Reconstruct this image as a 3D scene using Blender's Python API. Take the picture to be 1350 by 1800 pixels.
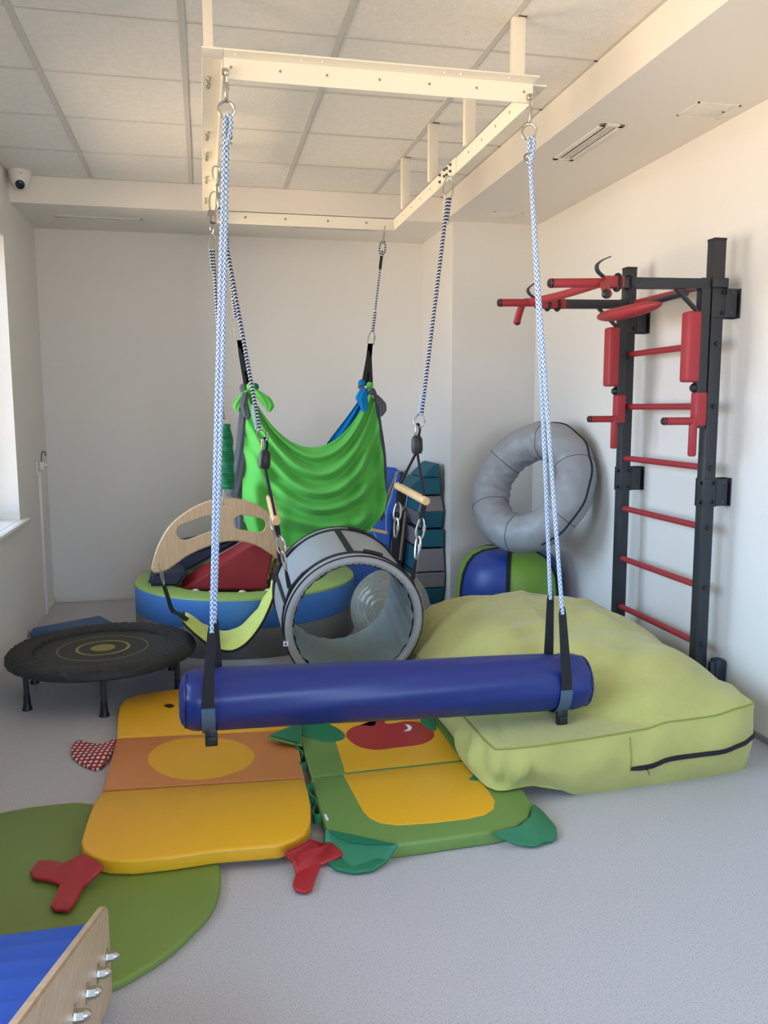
import bpy, bmesh, math, random
from mathutils import Vector, Matrix, noise
random.seed(7)
for o in list(bpy.data.objects): bpy.data.objects.remove(o)
SC = bpy.context.scene
COL = SC.collection
PI = math.pi

# ------------------------------------------------------------------ camera
cam_d = bpy.data.cameras.new('camera'); cam = bpy.data.objects.new('camera', cam_d); COL.objects.link(cam)
right = Vector((0.97691934, -0.21359164, -0.00268631))
down = Vector((-0.02950905, -0.12249101, -0.99203083))
fwd = Vector((0.21156044, 0.96921337, -0.12596672))
M = Matrix(((right.x, -down.x, -fwd.x, 0), (right.y, -down.y, -fwd.y, 0), (right.z, -down.z, -fwd.z, 1.465), (0, 0, 0, 1)))
cam.matrix_world = M
cam_d.sensor_fit = 'VERTICAL'; cam_d.sensor_height = 36.0; cam_d.sensor_width = 27.0
cam_d.lens = 1442.31/1800*36.0
cam_d.clip_start = 0.05
SC.camera = cam

# ------------------------------------------------------------------ daylight
SC.view_settings.view_transform = 'Standard'; SC.view_settings.look = 'None'
SC.view_settings.gamma = 1.0; SC.view_settings.use_curve_mapping = False
SC.view_settings.exposure = 0.72
world = bpy.data.worlds.new('world'); SC.world = world; world.use_nodes = True
wn = world.node_tree.nodes; wl = world.node_tree.links
bg = wn['Background']
tc = wn.new('ShaderNodeTexCoord'); sx = wn.new('ShaderNodeSeparateXYZ'); wr = wn.new('ShaderNodeValToRGB')
mr = wn.new('ShaderNodeMapRange'); mr.inputs['From Min'].default_value = -0.2; mr.inputs['From Max'].default_value = 0.16
wl.new(tc.outputs['Generated'], sx.inputs[0]); wl.new(sx.outputs['Z'], mr.inputs['Value']); wl.new(mr.outputs[0], wr.inputs[0])
wr.color_ramp.elements[0].color = (1.0, 0.77, 0.52, 1); wr.color_ramp.elements[1].color = (0.56, 0.78, 1.06, 1)
wl.new(wr.outputs[0], bg.inputs['Color']); bg.inputs['Strength'].default_value = 7.6

def window_portal(loc, rot, w, h):
    """sampling aid only: tells the renderer that daylight enters through this opening; gives no light itself"""
    d = bpy.data.lights.new('window_portal', 'AREA'); d.shape = 'RECTANGLE'; d.size = w; d.size_y = h; d.cycles.is_portal = True
    o = bpy.data.objects.new('window_portal', d); COL.objects.link(o); o.location = loc; o.rotation_euler = rot
window_portal((-1.46, 4.6275, 1.63), (0, -PI/2, 0), 1.74, 1.755)
window_portal((-1.46, 1.65, 1.63), (0, -PI/2, 0), 1.74, 2.1)
window_portal((0.85, -2.21, 1.65), (PI/2, 0, 0), 2.3, 1.7)

# ------------------------------------------------------------------ materials
MATS = {}
def srgb(r, g, b):
    f = lambda c: (c/255/12.92) if c/255 <= 0.04045 else ((c/255+0.055)/1.055)**2.4
    return (f(r), f(g), f(b), 1)
def mat(name, col, rough=0.6, metal=0.0, var=0.0, vscale=6.0, bump=0.0, bscale=60.0, coat=0.0, spec=0.5, sheen=0.0):
    if name in MATS: return MATS[name]
    m = bpy.data.materials.new(name); m.use_nodes = True; n = m.node_tree.nodes; l = m.node_tree.links
    p = n['Principled BSDF']; c = srgb(*col)
    p.inputs['Base Color'].default_value = c; p.inputs['Roughness'].default_value = rough
    p.inputs['Metallic'].default_value = metal; p.inputs['Specular IOR Level'].default_value = spec
    p.inputs['Coat Weight'].default_value = coat; p.inputs['Sheen Weight'].default_value = sheen
    m.diffuse_color = c
    t = n.new('ShaderNodeTexCoord')
    if var:
        nz = n.new('ShaderNodeTexNoise'); nz.inputs['Scale'].default_value = vscale; nz.inputs['Detail'].default_value = 5
        l.new(t.outputs['Object'], nz.inputs['Vector'])
        r = n.new('ShaderNodeMapRange'); r.inputs['From Min'].default_value = 0.3; r.inputs['From Max'].default_value = 0.7
        r.inputs['To Min'].default_value = 1-var; r.inputs['To Max'].default_value = 1+var
        l.new(nz.outputs['Fac'], r.inputs['Value'])
        mx = n.new('ShaderNodeVectorMath'); mx.operation = 'SCALE'; mx.inputs[0].default_value = c[:3]
        l.new(r.outputs[0], mx.inputs['Scale']); l.new(mx.outputs[0], p.inputs['Base Color'])
    if bump:
        nb = n.new('ShaderNodeTexNoise'); nb.inputs['Scale'].default_value = bscale; nb.inputs['Detail'].default_value = 4
        l.new(t.outputs['Object'], nb.inputs['Vector'])
        b = n.new('ShaderNodeBump'); b.inputs['Strength'].default_value = bump; b.inputs['Distance'].default_value = 0.01
        l.new(nb.outputs['Fac'], b.inputs['Height']); l.new(b.outputs[0], p.inputs['Normal'])
    MATS[name] = m
    return m

WALL = mat('wall_paint', (226, 225, 222), 0.85, bump=0.15, bscale=180, spec=0.2)
TILE = mat('ceiling_tile_board', (232, 230, 226), 0.95, var=0.035, vscale=28, bump=0.3, bscale=90, spec=0.1)
TBAR = mat('ceiling_grid_metal', (204, 202, 198), 0.55)
SOFF = mat('soffit_paint', (232, 228, 222), 0.85, spec=0.2)
WHITE = mat('white_powder_coat', (238, 232, 218), 0.35)
WPLAS = mat('white_plastic', (225, 224, 220), 0.4)
STEEL = mat('zinc_steel', (190, 188, 182), 0.28, metal=1.0)
DSTEEL = mat('dull_bolt_steel', (120, 115, 105), 0.4, metal=1.0)
BLACKM = mat('black_powder_coat', (40, 45, 52), 0.42, var=0.05)
BLACKP = mat('black_plastic', (25, 27, 30), 0.45)
STRAP = mat('black_webbing', (24, 26, 30), 0.8, bump=0.3, bscale=500)
REDP = mat('red_foam_grip', (160, 50, 58), 0.5, spec=0.4)
REDV = mat('red_vinyl', (168, 38, 46), 0.42, var=0.03)
BLUEV = mat('royal_blue_vinyl', (20, 42, 114), 0.38, var=0.04, vscale=3, bump=0.05, bscale=12)
GREYV = mat('grey_vinyl', (152, 156, 160), 0.42, var=0.03, vscale=4, bump=0.12, bscale=9)
YELV = mat('yellow_vinyl', (228, 172, 34), 0.42, bump=0.06, bscale=14)
ORAV = mat('orange_vinyl', (202, 128, 68), 0.42, bump=0.06, bscale=14)
GRNV = mat('grass_green_vinyl', (108, 142, 72), 0.45, bump=0.06, bscale=14)
LEAFV = mat('leaf_green_vinyl', (30, 116, 80), 0.45, bump=0.06, bscale=14)
OLIV = mat('olive_green_vinyl', (112, 136, 62), 0.45, bump=0.06, bscale=10)
SUEDE = mat('lime_suede', (178, 178, 106), 0.9, var=0.07, vscale=5, bump=0.25, bscale=40, sheen=0.25, spec=0.15)
SUEDE2 = mat('lime_plush', (204, 214, 110), 0.9, var=0.05, vscale=14, bump=0.3, bscale=50, sheen=0.3, spec=0.1)
GREENF = mat('bright_green_jersey', (94, 184, 82), 0.8, sheen=0.1, spec=0.15)
BLUEF = mat('azure_jersey', (14, 118, 190), 0.8, spec=0.15)
GREYF = mat('charcoal_jersey', (88, 90, 98), 0.85, spec=0.15)
DGREENF = mat('dark_green_gathered_cloth', (18, 112, 72), 0.85)
NAVYV = mat('navy_vinyl', (30, 38, 62), 0.55, var=0.05)
POOLB = mat('pool_blue_vinyl', (66, 122, 196), 0.5)
POOLG = mat('pool_green_vinyl', (142, 172, 88), 0.5)
POOLK = mat('pool_grey_vinyl', (112, 112, 110), 0.55)
TRAMPB = mat('trampoline_cover_black', (32, 34, 38), 0.6, bump=0.3, bscale=40)
TRAMPM = mat('trampoline_mat_black', (46, 48, 50), 0.75)
LIMEP = mat('lime_print', (134, 132, 62), 0.7)
TEAL = mat('teal_foam', (22, 92, 110), 0.75)
TAUPE = mat('taupe_foam', (128, 120, 124), 0.8)
WOODL = mat('light_beech', (222, 186, 134), 0.5, var=0.08, vscale=20)
BROWNW = mat('weathered_wood', (128, 104, 82), 0.65, var=0.1, vscale=20)
CORD = mat('pale_blue_cord', (150, 180, 215), 0.8)
COBALT = mat('cobalt_pad', (48, 98, 190), 0.5)
ROLLB = mat('roller_blue_foam', (44, 100, 220), 0.5, var=0.03)
BUCK = mat('slate_velcro', (72, 96, 118), 0.7)
DARK = mat('dark_slot', (48, 44, 40), 0.8)

def ply_mat(name, ca, cb, axis_scale, rough=0.45):
    m = bpy.data.materials.new(name); m.use_nodes = True; n = m.node_tree.nodes; l = m.node_tree.links
    p = n['Principled BSDF']; p.inputs['Roughness'].default_value = rough
    t = n.new('ShaderNodeTexCoord'); mp = n.new('ShaderNodeMapping'); mp.inputs['Scale'].default_value = axis_scale
    nz = n.new('ShaderNodeTexNoise'); nz.inputs['Scale'].default_value = 6; nz.inputs['Detail'].default_value = 6
    r = n.new('ShaderNodeValToRGB'); r.color_ramp.elements[0].color = srgb(*ca); r.color_ramp.elements[1].color = srgb(*cb)
    r.color_ramp.elements[0].position = 0.32; r.color_ramp.elements[1].position = 0.68
    l.new(t.outputs['Object'], mp.inputs[0]); l.new(mp.outputs[0], nz.inputs['Vector']); l.new(nz.outputs['Fac'], r.inputs[0]); l.new(r.outputs[0], p.inputs['Base Color'])
    return m
PLYH = ply_mat('birch_plywood_face', (208, 178, 140), (192, 160, 122), (14, 14, 1.5))
PLYS = ply_mat('birch_plywood_slide', (206, 184, 156), (186, 160, 130), (8, 1.2, 14))
PLYE = ply_mat('plywood_edge', (226, 196, 156), (170, 128, 84), (3, 3, 60))

def floor_mat():
    m = bpy.data.materials.new('speckled_vinyl_floor'); m.use_nodes = True; n = m.node_tree.nodes; l = m.node_tree.links
    p = n['Principled BSDF']; p.inputs['Roughness'].default_value = 0.42; p.inputs['Specular IOR Level'].default_value = 0.35
    t = n.new('ShaderNodeTexCoord')
    v = n.new('ShaderNodeTexNoise'); v.inputs['Scale'].default_value = 210; v.inputs['Detail'].default_value = 2
    r = n.new('ShaderNodeValToRGB'); e = r.color_ramp.elements
    e[0].position = 0.30; e[0].color = srgb(150, 150, 152); e[1].position = 0.44; e[1].color = srgb(181, 180, 184)
    x = e.new(0.62); x.color = srgb(186, 185, 189); x = e.new(0.72); x.color = srgb(204, 200, 198)
    l.new(t.outputs['Object'], v.inputs['Vector']); l.new(v.outputs['Fac'], r.inputs[0])
    b = n.new('ShaderNodeTexNoise'); b.inputs['Scale'].default_value = 1.3; b.inputs['Detail'].default_value = 3
    l.new(t.outputs['Object'], b.inputs['Vector'])
    mr_ = n.new('ShaderNodeMapRange'); mr_.inputs['To Min'].default_value = 0.96; mr_.inputs['To Max'].default_value = 1.04
    l.new(b.outputs['Fac'], mr_.inputs['Value'])
    s = n.new('ShaderNodeVectorMath'); s.operation = 'SCALE'
    l.new(r.outputs[0], s.inputs[0]); l.new(mr_.outputs[0], s.inputs['Scale']); l.new(s.outputs[0], p.inputs['Base Color'])
    return m
FLOOR = floor_mat()

def rope_mat(name, ca, cb, period, lobes=2.0, k=0.9, wf=0.24):
    """zigzag braid: u runs once round the rope, v is metres along it"""
    m = bpy.data.materials.new(name); m.use_nodes = True; n = m.node_tree.nodes; l = m.node_tree.links
    p = n['Principled BSDF']; p.inputs['Roughness'].default_value = 0.75; p.inputs['Specular IOR Level'].default_value = 0.2
    uv = n.new('ShaderNodeUVMap'); uv.uv_map = 'uv'; s = n.new('ShaderNodeSeparateXYZ'); l.new(uv.outputs[0], s.inputs[0])
    def mth(op, a, b=None):
        q = n.new('ShaderNodeMath'); q.operation = op
        for i, w in enumerate((a, b)):
            if w is None: continue
            if isinstance(w, (int, float)): q.inputs[i].default_value = w
            else: l.new(w, q.inputs[i])
        return q.outputs[0]
    a = mth('FRACT', mth('MULTIPLY', s.outputs['X'], lobes*2))
    a = mth('MULTIPLY', mth('ABSOLUTE', mth('SUBTRACT', a, 0.5)), k*2)
    w = mth('FRACT', mth('ADD', mth('DIVIDE', s.outputs['Y'], period), a))
    h = mth('ABSOLUTE', mth('SUBTRACT', w, 0.5))
    r = n.new('ShaderNodeValToRGB'); e = r.color_ramp.elements
    e[0].position = wf; e[0].color = srgb(*ca); e[1].position = wf+0.05; e[1].color = srgb(*cb)
    l.new(h, r.inputs[0]); l.new(r.outputs[0], p.inputs['Base Color'])
    bp = n.new('ShaderNodeBump'); bp.inputs['Strength'].default_value = 0.5; bp.inputs['Distance'].default_value = 0.002
    l.new(h, bp.inputs['Height']); l.new(bp.outputs[0], p.inputs['Normal'])
    return m
ROPE = rope_mat('blue_white_braided_rope', (226, 234, 240), (48, 106, 178), 0.0175)
ROPED = rope_mat('navy_white_braided_rope', (214, 218, 222), (36, 50, 92), 0.016, lobes=1.0, k=0.5, wf=0.19)

def dots_mat():
    m = bpy.data.materials.new('red_white_dotted_fabric'); m.use_nodes = True; n = m.node_tree.nodes; l = m.node_tree.links
    p = n['Principled BSDF']; p.inputs['Roughness'].default_value = 0.8
    t = n.new('ShaderNodeTexCoord'); mp = n.new('ShaderNodeMapping'); mp.inputs['Scale'].default_value = (44, 34, 34); mp.inputs['Rotation'].default_value = (0, 0, 0.2)
    l.new(t.outputs['Object'], mp.inputs[0])
    v = n.new('ShaderNodeTexVoronoi'); v.voronoi_dimensions = '2D'; v.inputs['Randomness'].default_value = 0.0; v.inputs['Scale'].default_value = 1.0
    l.new(mp.outputs[0], v.inputs['Vector'])
    r = n.new('ShaderNodeValToRGB'); e = r.color_ramp.elements
    e[0].position = 0.27; e[0].color = srgb(225, 205, 200); e[1].position = 0.33; e[1].color = srgb(140, 40, 50)
    l.new(v.outputs['Distance'], r.inputs[0]); l.new(r.outputs[0], p.inputs['Base Color'])
    return m
DOTS = dots_mat()

def glass_mat(name, tint, trans, rough=0.03):
    m = bpy.data.materials.new(name); m.use_nodes = True; n = m.node_tree.nodes; l = m.node_tree.links
    n.remove(n['Principled BSDF']); out = n['Material Output']
    tr = n.new('ShaderNodeBsdfTransparent'); tr.inputs[0].default_value = tint
    gl = n.new('ShaderNodeBsdfGlossy'); gl.inputs['Roughness'].default_value = rough
    fr = n.new('ShaderNodeFresnel'); fr.inputs['IOR'].default_value = 1.45
    mx = n.new('ShaderNodeMixShader'); l.new(fr.outputs[0], mx.inputs[0]); l.new(tr.outputs[0], mx.inputs[1]); l.new(gl.outputs[0], mx.inputs[2])
    if trans < 1:
        df = n.new('ShaderNodeBsdfDiffuse'); df.inputs[0].default_value = srgb(182, 184, 170)
        m2 = n.new('ShaderNodeMixShader'); m2.inputs[0].default_value = trans
        l.new(df.outputs[0], m2.inputs[1]); l.new(tr.outputs[0], m2.inputs[2]); l.new(m2.outputs[0], mx.inputs[1])
    l.new(mx.outputs[0], out.inputs['Surface'])
    return m
GLASS = glass_mat('window_glass', (1, 1, 1, 1), 1)
BALLM = glass_mat('clear_ball_vinyl', (0.86, 0.88, 0.84, 1), 0.62, 0.06)

# ------------------------------------------------------------------ mesh helpers
class MB:
    def __init__(s): s.v = []; s.f = []; s.uv = []; s.mi = []; s.sm = []
    def add(s, vs, fs, mi=0, smooth=False, uvs=None):
        b = len(s.v); s.v += [Vector(v) for v in vs]
        for i, f in enumerate(fs):
            s.f.append([b+k for k in f]); s.mi.append(mi); s.sm.append(smooth)
            s.uv.append(uvs[i] if uvs else [(0, 0)]*len(f))
        return s
    def bm(s, bm_, mi=0, smooth=False, mx=None):
        bm_.verts.index_update()
        vs = [(mx @ v.co) if mx else v.co.copy() for v in bm_.verts]
        s.add(vs, [[v.index for v in f.verts] for f in bm_.faces], mi, smooth); bm_.free(); return s
    def box(s, a, b, bev=0.0, mx=None, mi=0, seg=2):
        bm_ = bmesh.new(); bmesh.ops.create_cube(bm_, size=1)
        c = [(a[i]+b[i])/2 for i in range(3)]; d = [abs(b[i]-a[i]) for i in range(3)]
        for v in bm_.verts: v.co = Vector((c[0]+v.co.x*d[0], c[1]+v.co.y*d[1], c[2]+v.co.z*d[2]))
        if bev: bmesh.ops.bevel(bm_, geom=bm_.edges[:], offset=bev, segments=seg, affect='EDGES', profile=0.5)
        return s.bm(bm_, mi, bool(bev), mx)
    def beam(s, p, q, w, h, up=(0, 0, 1), bev=0.0, mi=0):
        p = Vector(p); q = Vector(q); z = (q-p).normalized(); up = Vector(up)
        if abs(z.dot(up)) > 0.98: up = Vector((0, 1, 0))
        x = z.cross(up).normalized(); y = x.cross(z)
        mx = Matrix(((x.x, y.x, z.x, p.x), (x.y, y.y, z.y, p.y), (x.z, y.z, z.z, p.z), (0, 0, 0, 1)))
        return s.box((-w/2, -h/2, 0), (w/2, h/2, (q-p).length), bev, mx, mi)
    def tube(s, pts, r, n=10, closed=False, caps=True, mi=0, flat=None):
        """flat=(width dir, w, t): rectangular webbing section instead of round"""
        P = [Vector(p) for p in pts]; N = len(P); rs = r if isinstance(r, (list, tuple)) else [r]*N
        T = []
        for i in range(N):
            a = P[(i-1) % N] if (closed or i) else P[0]; b = P[(i+1) % N] if (closed or i < N-1) else P[-1]
            T.append((b-a).normalized())
        u = Vector((0, 0, 1)) if abs(T[0].z) < 0.9 else Vector((0, 1, 0))
        nrm = (u-T[0]*u.dot(T[0])).normalized(); vs = []; L = [0.0]
        for i in range(N):
            if i: L.append(L[-1]+(P[i]-P[i-1]).length)
            nrm = (nrm-T[i]*nrm.dot(T[i])).normalized(); bn = T[i].cross(nrm)
            for k in range(n):
                a = 2*PI*k/n; vs.append(P[i]+(nrm*math.cos(a)+bn*math.sin(a))*rs[i])
        fs = []; uvs = []
        M_ = N if closed else N-1
        LT = L+[L[-1]+(P[0]-P[-1]).length]
        for i in range(M_):
            for k in range(n):
                j = (i+1) % N; k2 = (k+1) % n
                fs.append((i*n+k, i*n+k2, j*n+k2, j*n+k))
                uvs.append([(k/n, LT[i]), ((k+1)/n, LT[i]), ((k+1)/n, LT[i+1]), (k/n, LT[i+1])])
        s.add(vs, fs, mi, True, uvs)
        if caps and not closed:
            b = len(s.v)-N*n
            s.f.append([b+k for k in range(n)][::-1]); s.f.append([b+(N-1)*n+k for k in range(n)])
            s.mi += [mi, mi]; s.sm += [False, False]; s.uv += [[(0, 0)]*n]*2
        return s
    def ribbon(s, pts, wdir, widths, t, mi=0, smooth=True):
        P = [Vector(p) for p in pts]; N = len(P); wd = Vector(wdir).normalized()
        ws = widths if isinstance(widths, (list, tuple)) else [widths]*N
        vs = []
        for i in range(N):
            tg = (P[min(i+1, N-1)]-P[max(i-1, 0)]).normalized(); nn = tg.cross(wd).normalized()
            for a, b in ((-1, -1), (1, -1), (1, 1), (-1, 1)): vs.append(P[i]+wd*a*ws[i]/2+nn*b*t/2)
        fs = [(i*4+k, i*4+(k+1) % 4, i*4+4+(k+1) % 4, i*4+4+k) for i in range(N-1) for k in range(4)]
        fs += [(3, 2, 1, 0), tuple((N-1)*4+k for k in range(4))]
        return s.add(vs, fs, mi, False)
    def ring(s, c, nrm, R, r, n=32, m=8, mi=0):
        q = Vector(nrm).to_track_quat('Z', 'Y'); c = Vector(c)
        return s.tube([c+q @ Vector((R*math.cos(2*PI*k/n), R*math.sin(2*PI*k/n), 0)) for k in range(n)], r, m, closed=True, mi=mi)
    def lathe(s, prof, c=(0, 0, 0), axis=(0, 0, 1), n=32, mi=0, smooth=True, closed=False, a0=0.0, a1=2*PI, fn=None, ref=(1, 0, 0)):
        """prof: list of (radius, height)"""
        z = Vector(axis).normalized(); x = Vector(ref) if abs(z.dot(Vector(ref))) < 0.95 else Vector((0, 1, 0)); x = (x-z*x.dot(z)).normalized(); y = z.cross(x); c = Vector(c)
        full = abs(a1-a0-2*PI) < 1e-6; cols = n if full else n+1; vs = []
        for k in range(cols):
            a = a0+(a1-a0)*k/n
            for (r, h) in prof:
                if fn: r, h = fn(a, r, h)
                vs.append(c+x*(r*math.cos(a))+y*(r*math.sin(a))+z*h)
        m = len(prof); fs = []
        for k in range(n):
            k2 = (k+1) % cols
            for j in range(m if closed else m-1):
                j2 = (j+1) % m
                fs.append((k*m+j, k2*m+j, k2*m+j2, k*m+j2))
        return s.add(vs, fs, mi, smooth)
    def grid(s, fn, nu, nv, mi=0, smooth=True, thick=0.0):
        vs = [fn(i/nu, j/nv) for j in range(nv+1) for i in range(nu+1)]
        fs = [(j*(nu+1)+i, j*(nu+1)+i+1, (j+1)*(nu+1)+i+1, (j+1)*(nu+1)+i) for j in range(nv) for i in range(nu)]
        return s.add(vs, fs, mi, smooth)
    def ball(s, c, r, n=14, m=8, mi=0, sc=(1, 1, 1)):
        c = Vector(c); bm_ = bmesh.new(); bmesh.ops.create_uvsphere(bm_, u_segments=n, v_segments=m, radius=r)
        for v in bm_.verts: v.co = Vector((v.co.x*sc[0], v.co.y*sc[1], v.co.z*sc[2]))+c
        return s.bm(bm_, mi, True)
    def pad(s, outline, t, bev=0.008, mi=0, seg=3):
        """padded slab: outline = closed loop of (x, y, z_top), thickness t, rounded rims"""
        P = [Vector(p) for p in outline]; N = len(P)
        ar = sum(P[i].x*P[(i+1) % N].y-P[(i+1) % N].x*P[i].y for i in range(N))
        if ar < 0: P = P[::-1]
        nr = []
        for i in range(N):
            a = (P[i]-P[i-1]); b = (P[(i+1) % N]-P[i]); a.z = b.z = 0
            na = Vector((a.y, -a.x, 0)).normalized(); nb = Vector((b.y, -b.x, 0)).normalized(); v = na+nb
            nr.append(v.normalized() if v.length > 1e-6 else na)
        vs = []; rows = []
        for k in range(seg+1):
            a = PI/2*k/seg; rows.append((-bev*math.sin(a)*1.0-(-bev), -bev*(1-math.cos(a)), 0))
        # top rim from inset to full radius, then bottom rim back in
        prof = [(bev*(1-math.cos(PI/2*k/seg)) if 0 else -bev*(1-math.sin(PI/2*k/seg)), -bev*(1-math.cos(PI/2*k/seg))) for k in range(seg+1)]
        prof += [(-bev*(1-math.cos(PI/2*k/seg)), -(t-bev)-bev*math.sin(PI/2*k/seg)) for k in range(seg+1)]
        for off, dz in prof:
            for i in range(N): vs.append(P[i]+nr[i]*off+Vector((0, 0, dz)))
        R = len(prof); fs = []
        for j in range(R-1):
            for i in range(N): i2 = (i+1) % N; fs.append((j*N+i2, j*N+i, (j+1)*N+i, (j+1)*N+i2))
        s.add(vs, fs, mi, True)
        b = len(s.v)-len(vs)
        bm_ = bmesh.new(); tv = [bm_.verts.new(vs[i]) for i in range(N)]; f = bm_.faces.new(tv)
        bmesh.ops.triangulate(bm_, faces=[f]); bm_.verts.index_update()
        for f in bm_.faces: s.f.append([b+v.index for v in f.verts]); s.mi.append(mi); s.sm.append(True); s.uv.append([(0, 0)]*3)
        bm_.free()
        s.f.append([b+(R-1)*N+i for i in range(N)][::-1]); s.mi.append(mi); s.sm.append(False); s.uv.append([(0, 0)]*N)
        return s

ORG = {}
def _mesh(name, mb, mats, org):
    me = bpy.data.meshes.new(name)
    me.from_pydata([tuple(v-org) for v in mb.v], [], mb.f)
    for m in (mats if isinstance(mats, (list, tuple)) else [mats]): me.materials.append(m)
    me.polygons.foreach_set('material_index', mb.mi); me.polygons.foreach_set('use_smooth', mb.sm)
    uvl = me.uv_layers.new(name='uv'); flat = [c for f in mb.uv for uv in f for c in uv]
    uvl.data.foreach_set('uv', flat)
    me.update(); return me
def part(name, mb, mats, parent, label=None, stuff=False, auto=True):
    org = ORG[parent.name]; me = _mesh(name, mb, mats, org)
    o = bpy.data.objects.new(name, me); COL.objects.link(o); o.parent = parent; ORG[o.name] = org
    if label: o['label'] = label
    if stuff: o['kind'] = 'stuff'
    if auto and any(mb.sm): autosmooth(me)
    return o
def autosmooth(me, ang=0.7):
    bm_ = bmesh.new(); bm_.from_mesh(me); bmesh.ops.recalc_face_normals(bm_, faces=bm_.faces)
    for e in bm_.edges:
        if len(e.link_faces) == 2 and e.calc_face_angle(0) > ang: e.smooth = False
    bm_.to_mesh(me); bm_.free()
def thing(name, label, cat, loc=(0, 0, 0), group=None):
    o = bpy.data.objects.new(name, None); COL.objects.link(o); o.location = loc; o.empty_display_size = 0.1
    o['label'] = label; o['category'] = cat; ORG[o.name] = Vector(loc)
    if group: o['group'] = group
    return o
def single(name, mb, mats, label, cat, loc=None, group=None, auto=True):
    if loc is None:
        xs = [v.x for v in mb.v]; ys = [v.y for v in mb.v]; zs = [v.z for v in mb.v]
        loc = ((min(xs)+max(xs))/2, (min(ys)+max(ys))/2, min(zs))
    loc = Vector(loc); me = _mesh(name, mb, mats, loc)
    o = bpy.data.objects.new(name, me); COL.objects.link(o); o.location = loc; ORG[o.name] = loc
    o['label'] = label; o['category'] = cat
    if group: o['group'] = group
    if auto and any(mb.sm): autosmooth(me)
    return o
def struct(name, mb, mats, parent=None, auto=True):
    if parent:
        return part(name, mb, mats, parent)
    me = _mesh(name, mb, mats, Vector((0, 0, 0))); o = bpy.data.objects.new(name, me); COL.objects.link(o)
    o['kind'] = 'structure'; ORG[o.name] = Vector((0, 0, 0))
    if auto and any(mb.sm): autosmooth(me)
    return o
def dup_parts(src, name, parent, offs):
    """copies of one part sharing its mesh, moved by offs"""
    for d in offs:
        c = src.copy(); COL.objects.link(c); c.parent = parent; c.location = src.location+Vector(d); ORG[c.name] = ORG[src.name]
def cr(pts, n=6, closed=False):
    """smooth curve through points"""
    P = [Vector(p) for p in pts]; N = len(P); out = []
    rng = range(N if closed else N-1)
    for i in rng:
        g = lambda k: P[k % N] if closed else P[max(0, min(N-1, k))]
        a, b, c, d = g(i-1), g(i), g(i+1), g(i+2)
        for k in range(n):
            t = k/n
            out.append(0.5*((2*b)+(c-a)*t+(2*a-5*b+4*c-d)*t*t+(3*b-a-3*c+d)*t**3))
    if not closed: out.append(P[-1])
    return out
def lerp(a, b, t): return Vector(a)*(1-t)+Vector(b)*t
def line(a, b, n=2): return [lerp(a, b, k/(n-1)) for k in range(n)]
def smooth(e0, e1, x):
    t = max(0, min(1, (x-e0)/(e1-e0))); return t*t*(3-2*t)

def prism_y(pts, y0, y1, bev=0.008):
    bm_ = bmesh.new(); N = len(pts); vs = [bm_.verts.new((p[0], y, p[-1])) for y in (y0, y1) for p in pts]
    bm_.faces.new(vs[:N][::-1]); bm_.faces.new(vs[N:])
    for k in range(N): bm_.faces.new((vs[k], vs[(k+1) % N], vs[N+(k+1) % N], vs[N+k]))
    bmesh.ops.recalc_face_normals(bm_, faces=bm_.faces); bmesh.ops.bevel(bm_, geom=bm_.edges[:], offset=bev, segments=3, affect='EDGES')
    return MB().bm(bm_, 0, True)
def carabiner(mb, top, bot, w=0.05, r=0.004, side=(1, 0, 0), wide_bottom=True, mi=0):
    top = Vector(top); bot = Vector(bot); a = bot-top; L = a.length; a.normalize()
    s_ = Vector(side); s_ = (s_-a*s_.dot(a)).normalized(); pts = []
    for k in range(28):
        t = 2*PI*k/28; y = (1-math.cos(t))/2
        ww = w/2*math.sin(t)
        f = (0.62+0.5*y) if wide_bottom else (1.12-0.5*y)
        sgn = abs(math.sin(t))**0.75*(1 if math.sin(t) >= 0 else -1)
        pts.append(top+a*(L*y)+s_*(w/2*sgn*f))
    mb.tube(pts, r, 8, closed=True, mi=mi)
    # screw sleeve on the gate
    g = top+a*(L*0.45)+s_*(w/2*0.86)
    mb.tube([g-a*L*0.14, g+a*L*0.14], r*1.7, 8, mi=mi)
    return mb
def bolt(mb, c, axis, r=0.011, h=0.012, mi=0):
    ax = Vector(axis).normalized(); c = Vector(c)
    mb.lathe([(0, 0.003), (r*1.3, 0.003), (r*1.3, 0)], c, ax, n=12, mi=mi, smooth=False)
    mb.lathe([(r, 0.002), (r, h), (0, h)], c, ax, n=6, mi=mi, smooth=False)
    mb.lathe([(r*0.7, h), (r*0.7, h*1.35), (0, h*1.35)], c, ax, n=8, mi=mi, smooth=False)
    return mb

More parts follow.
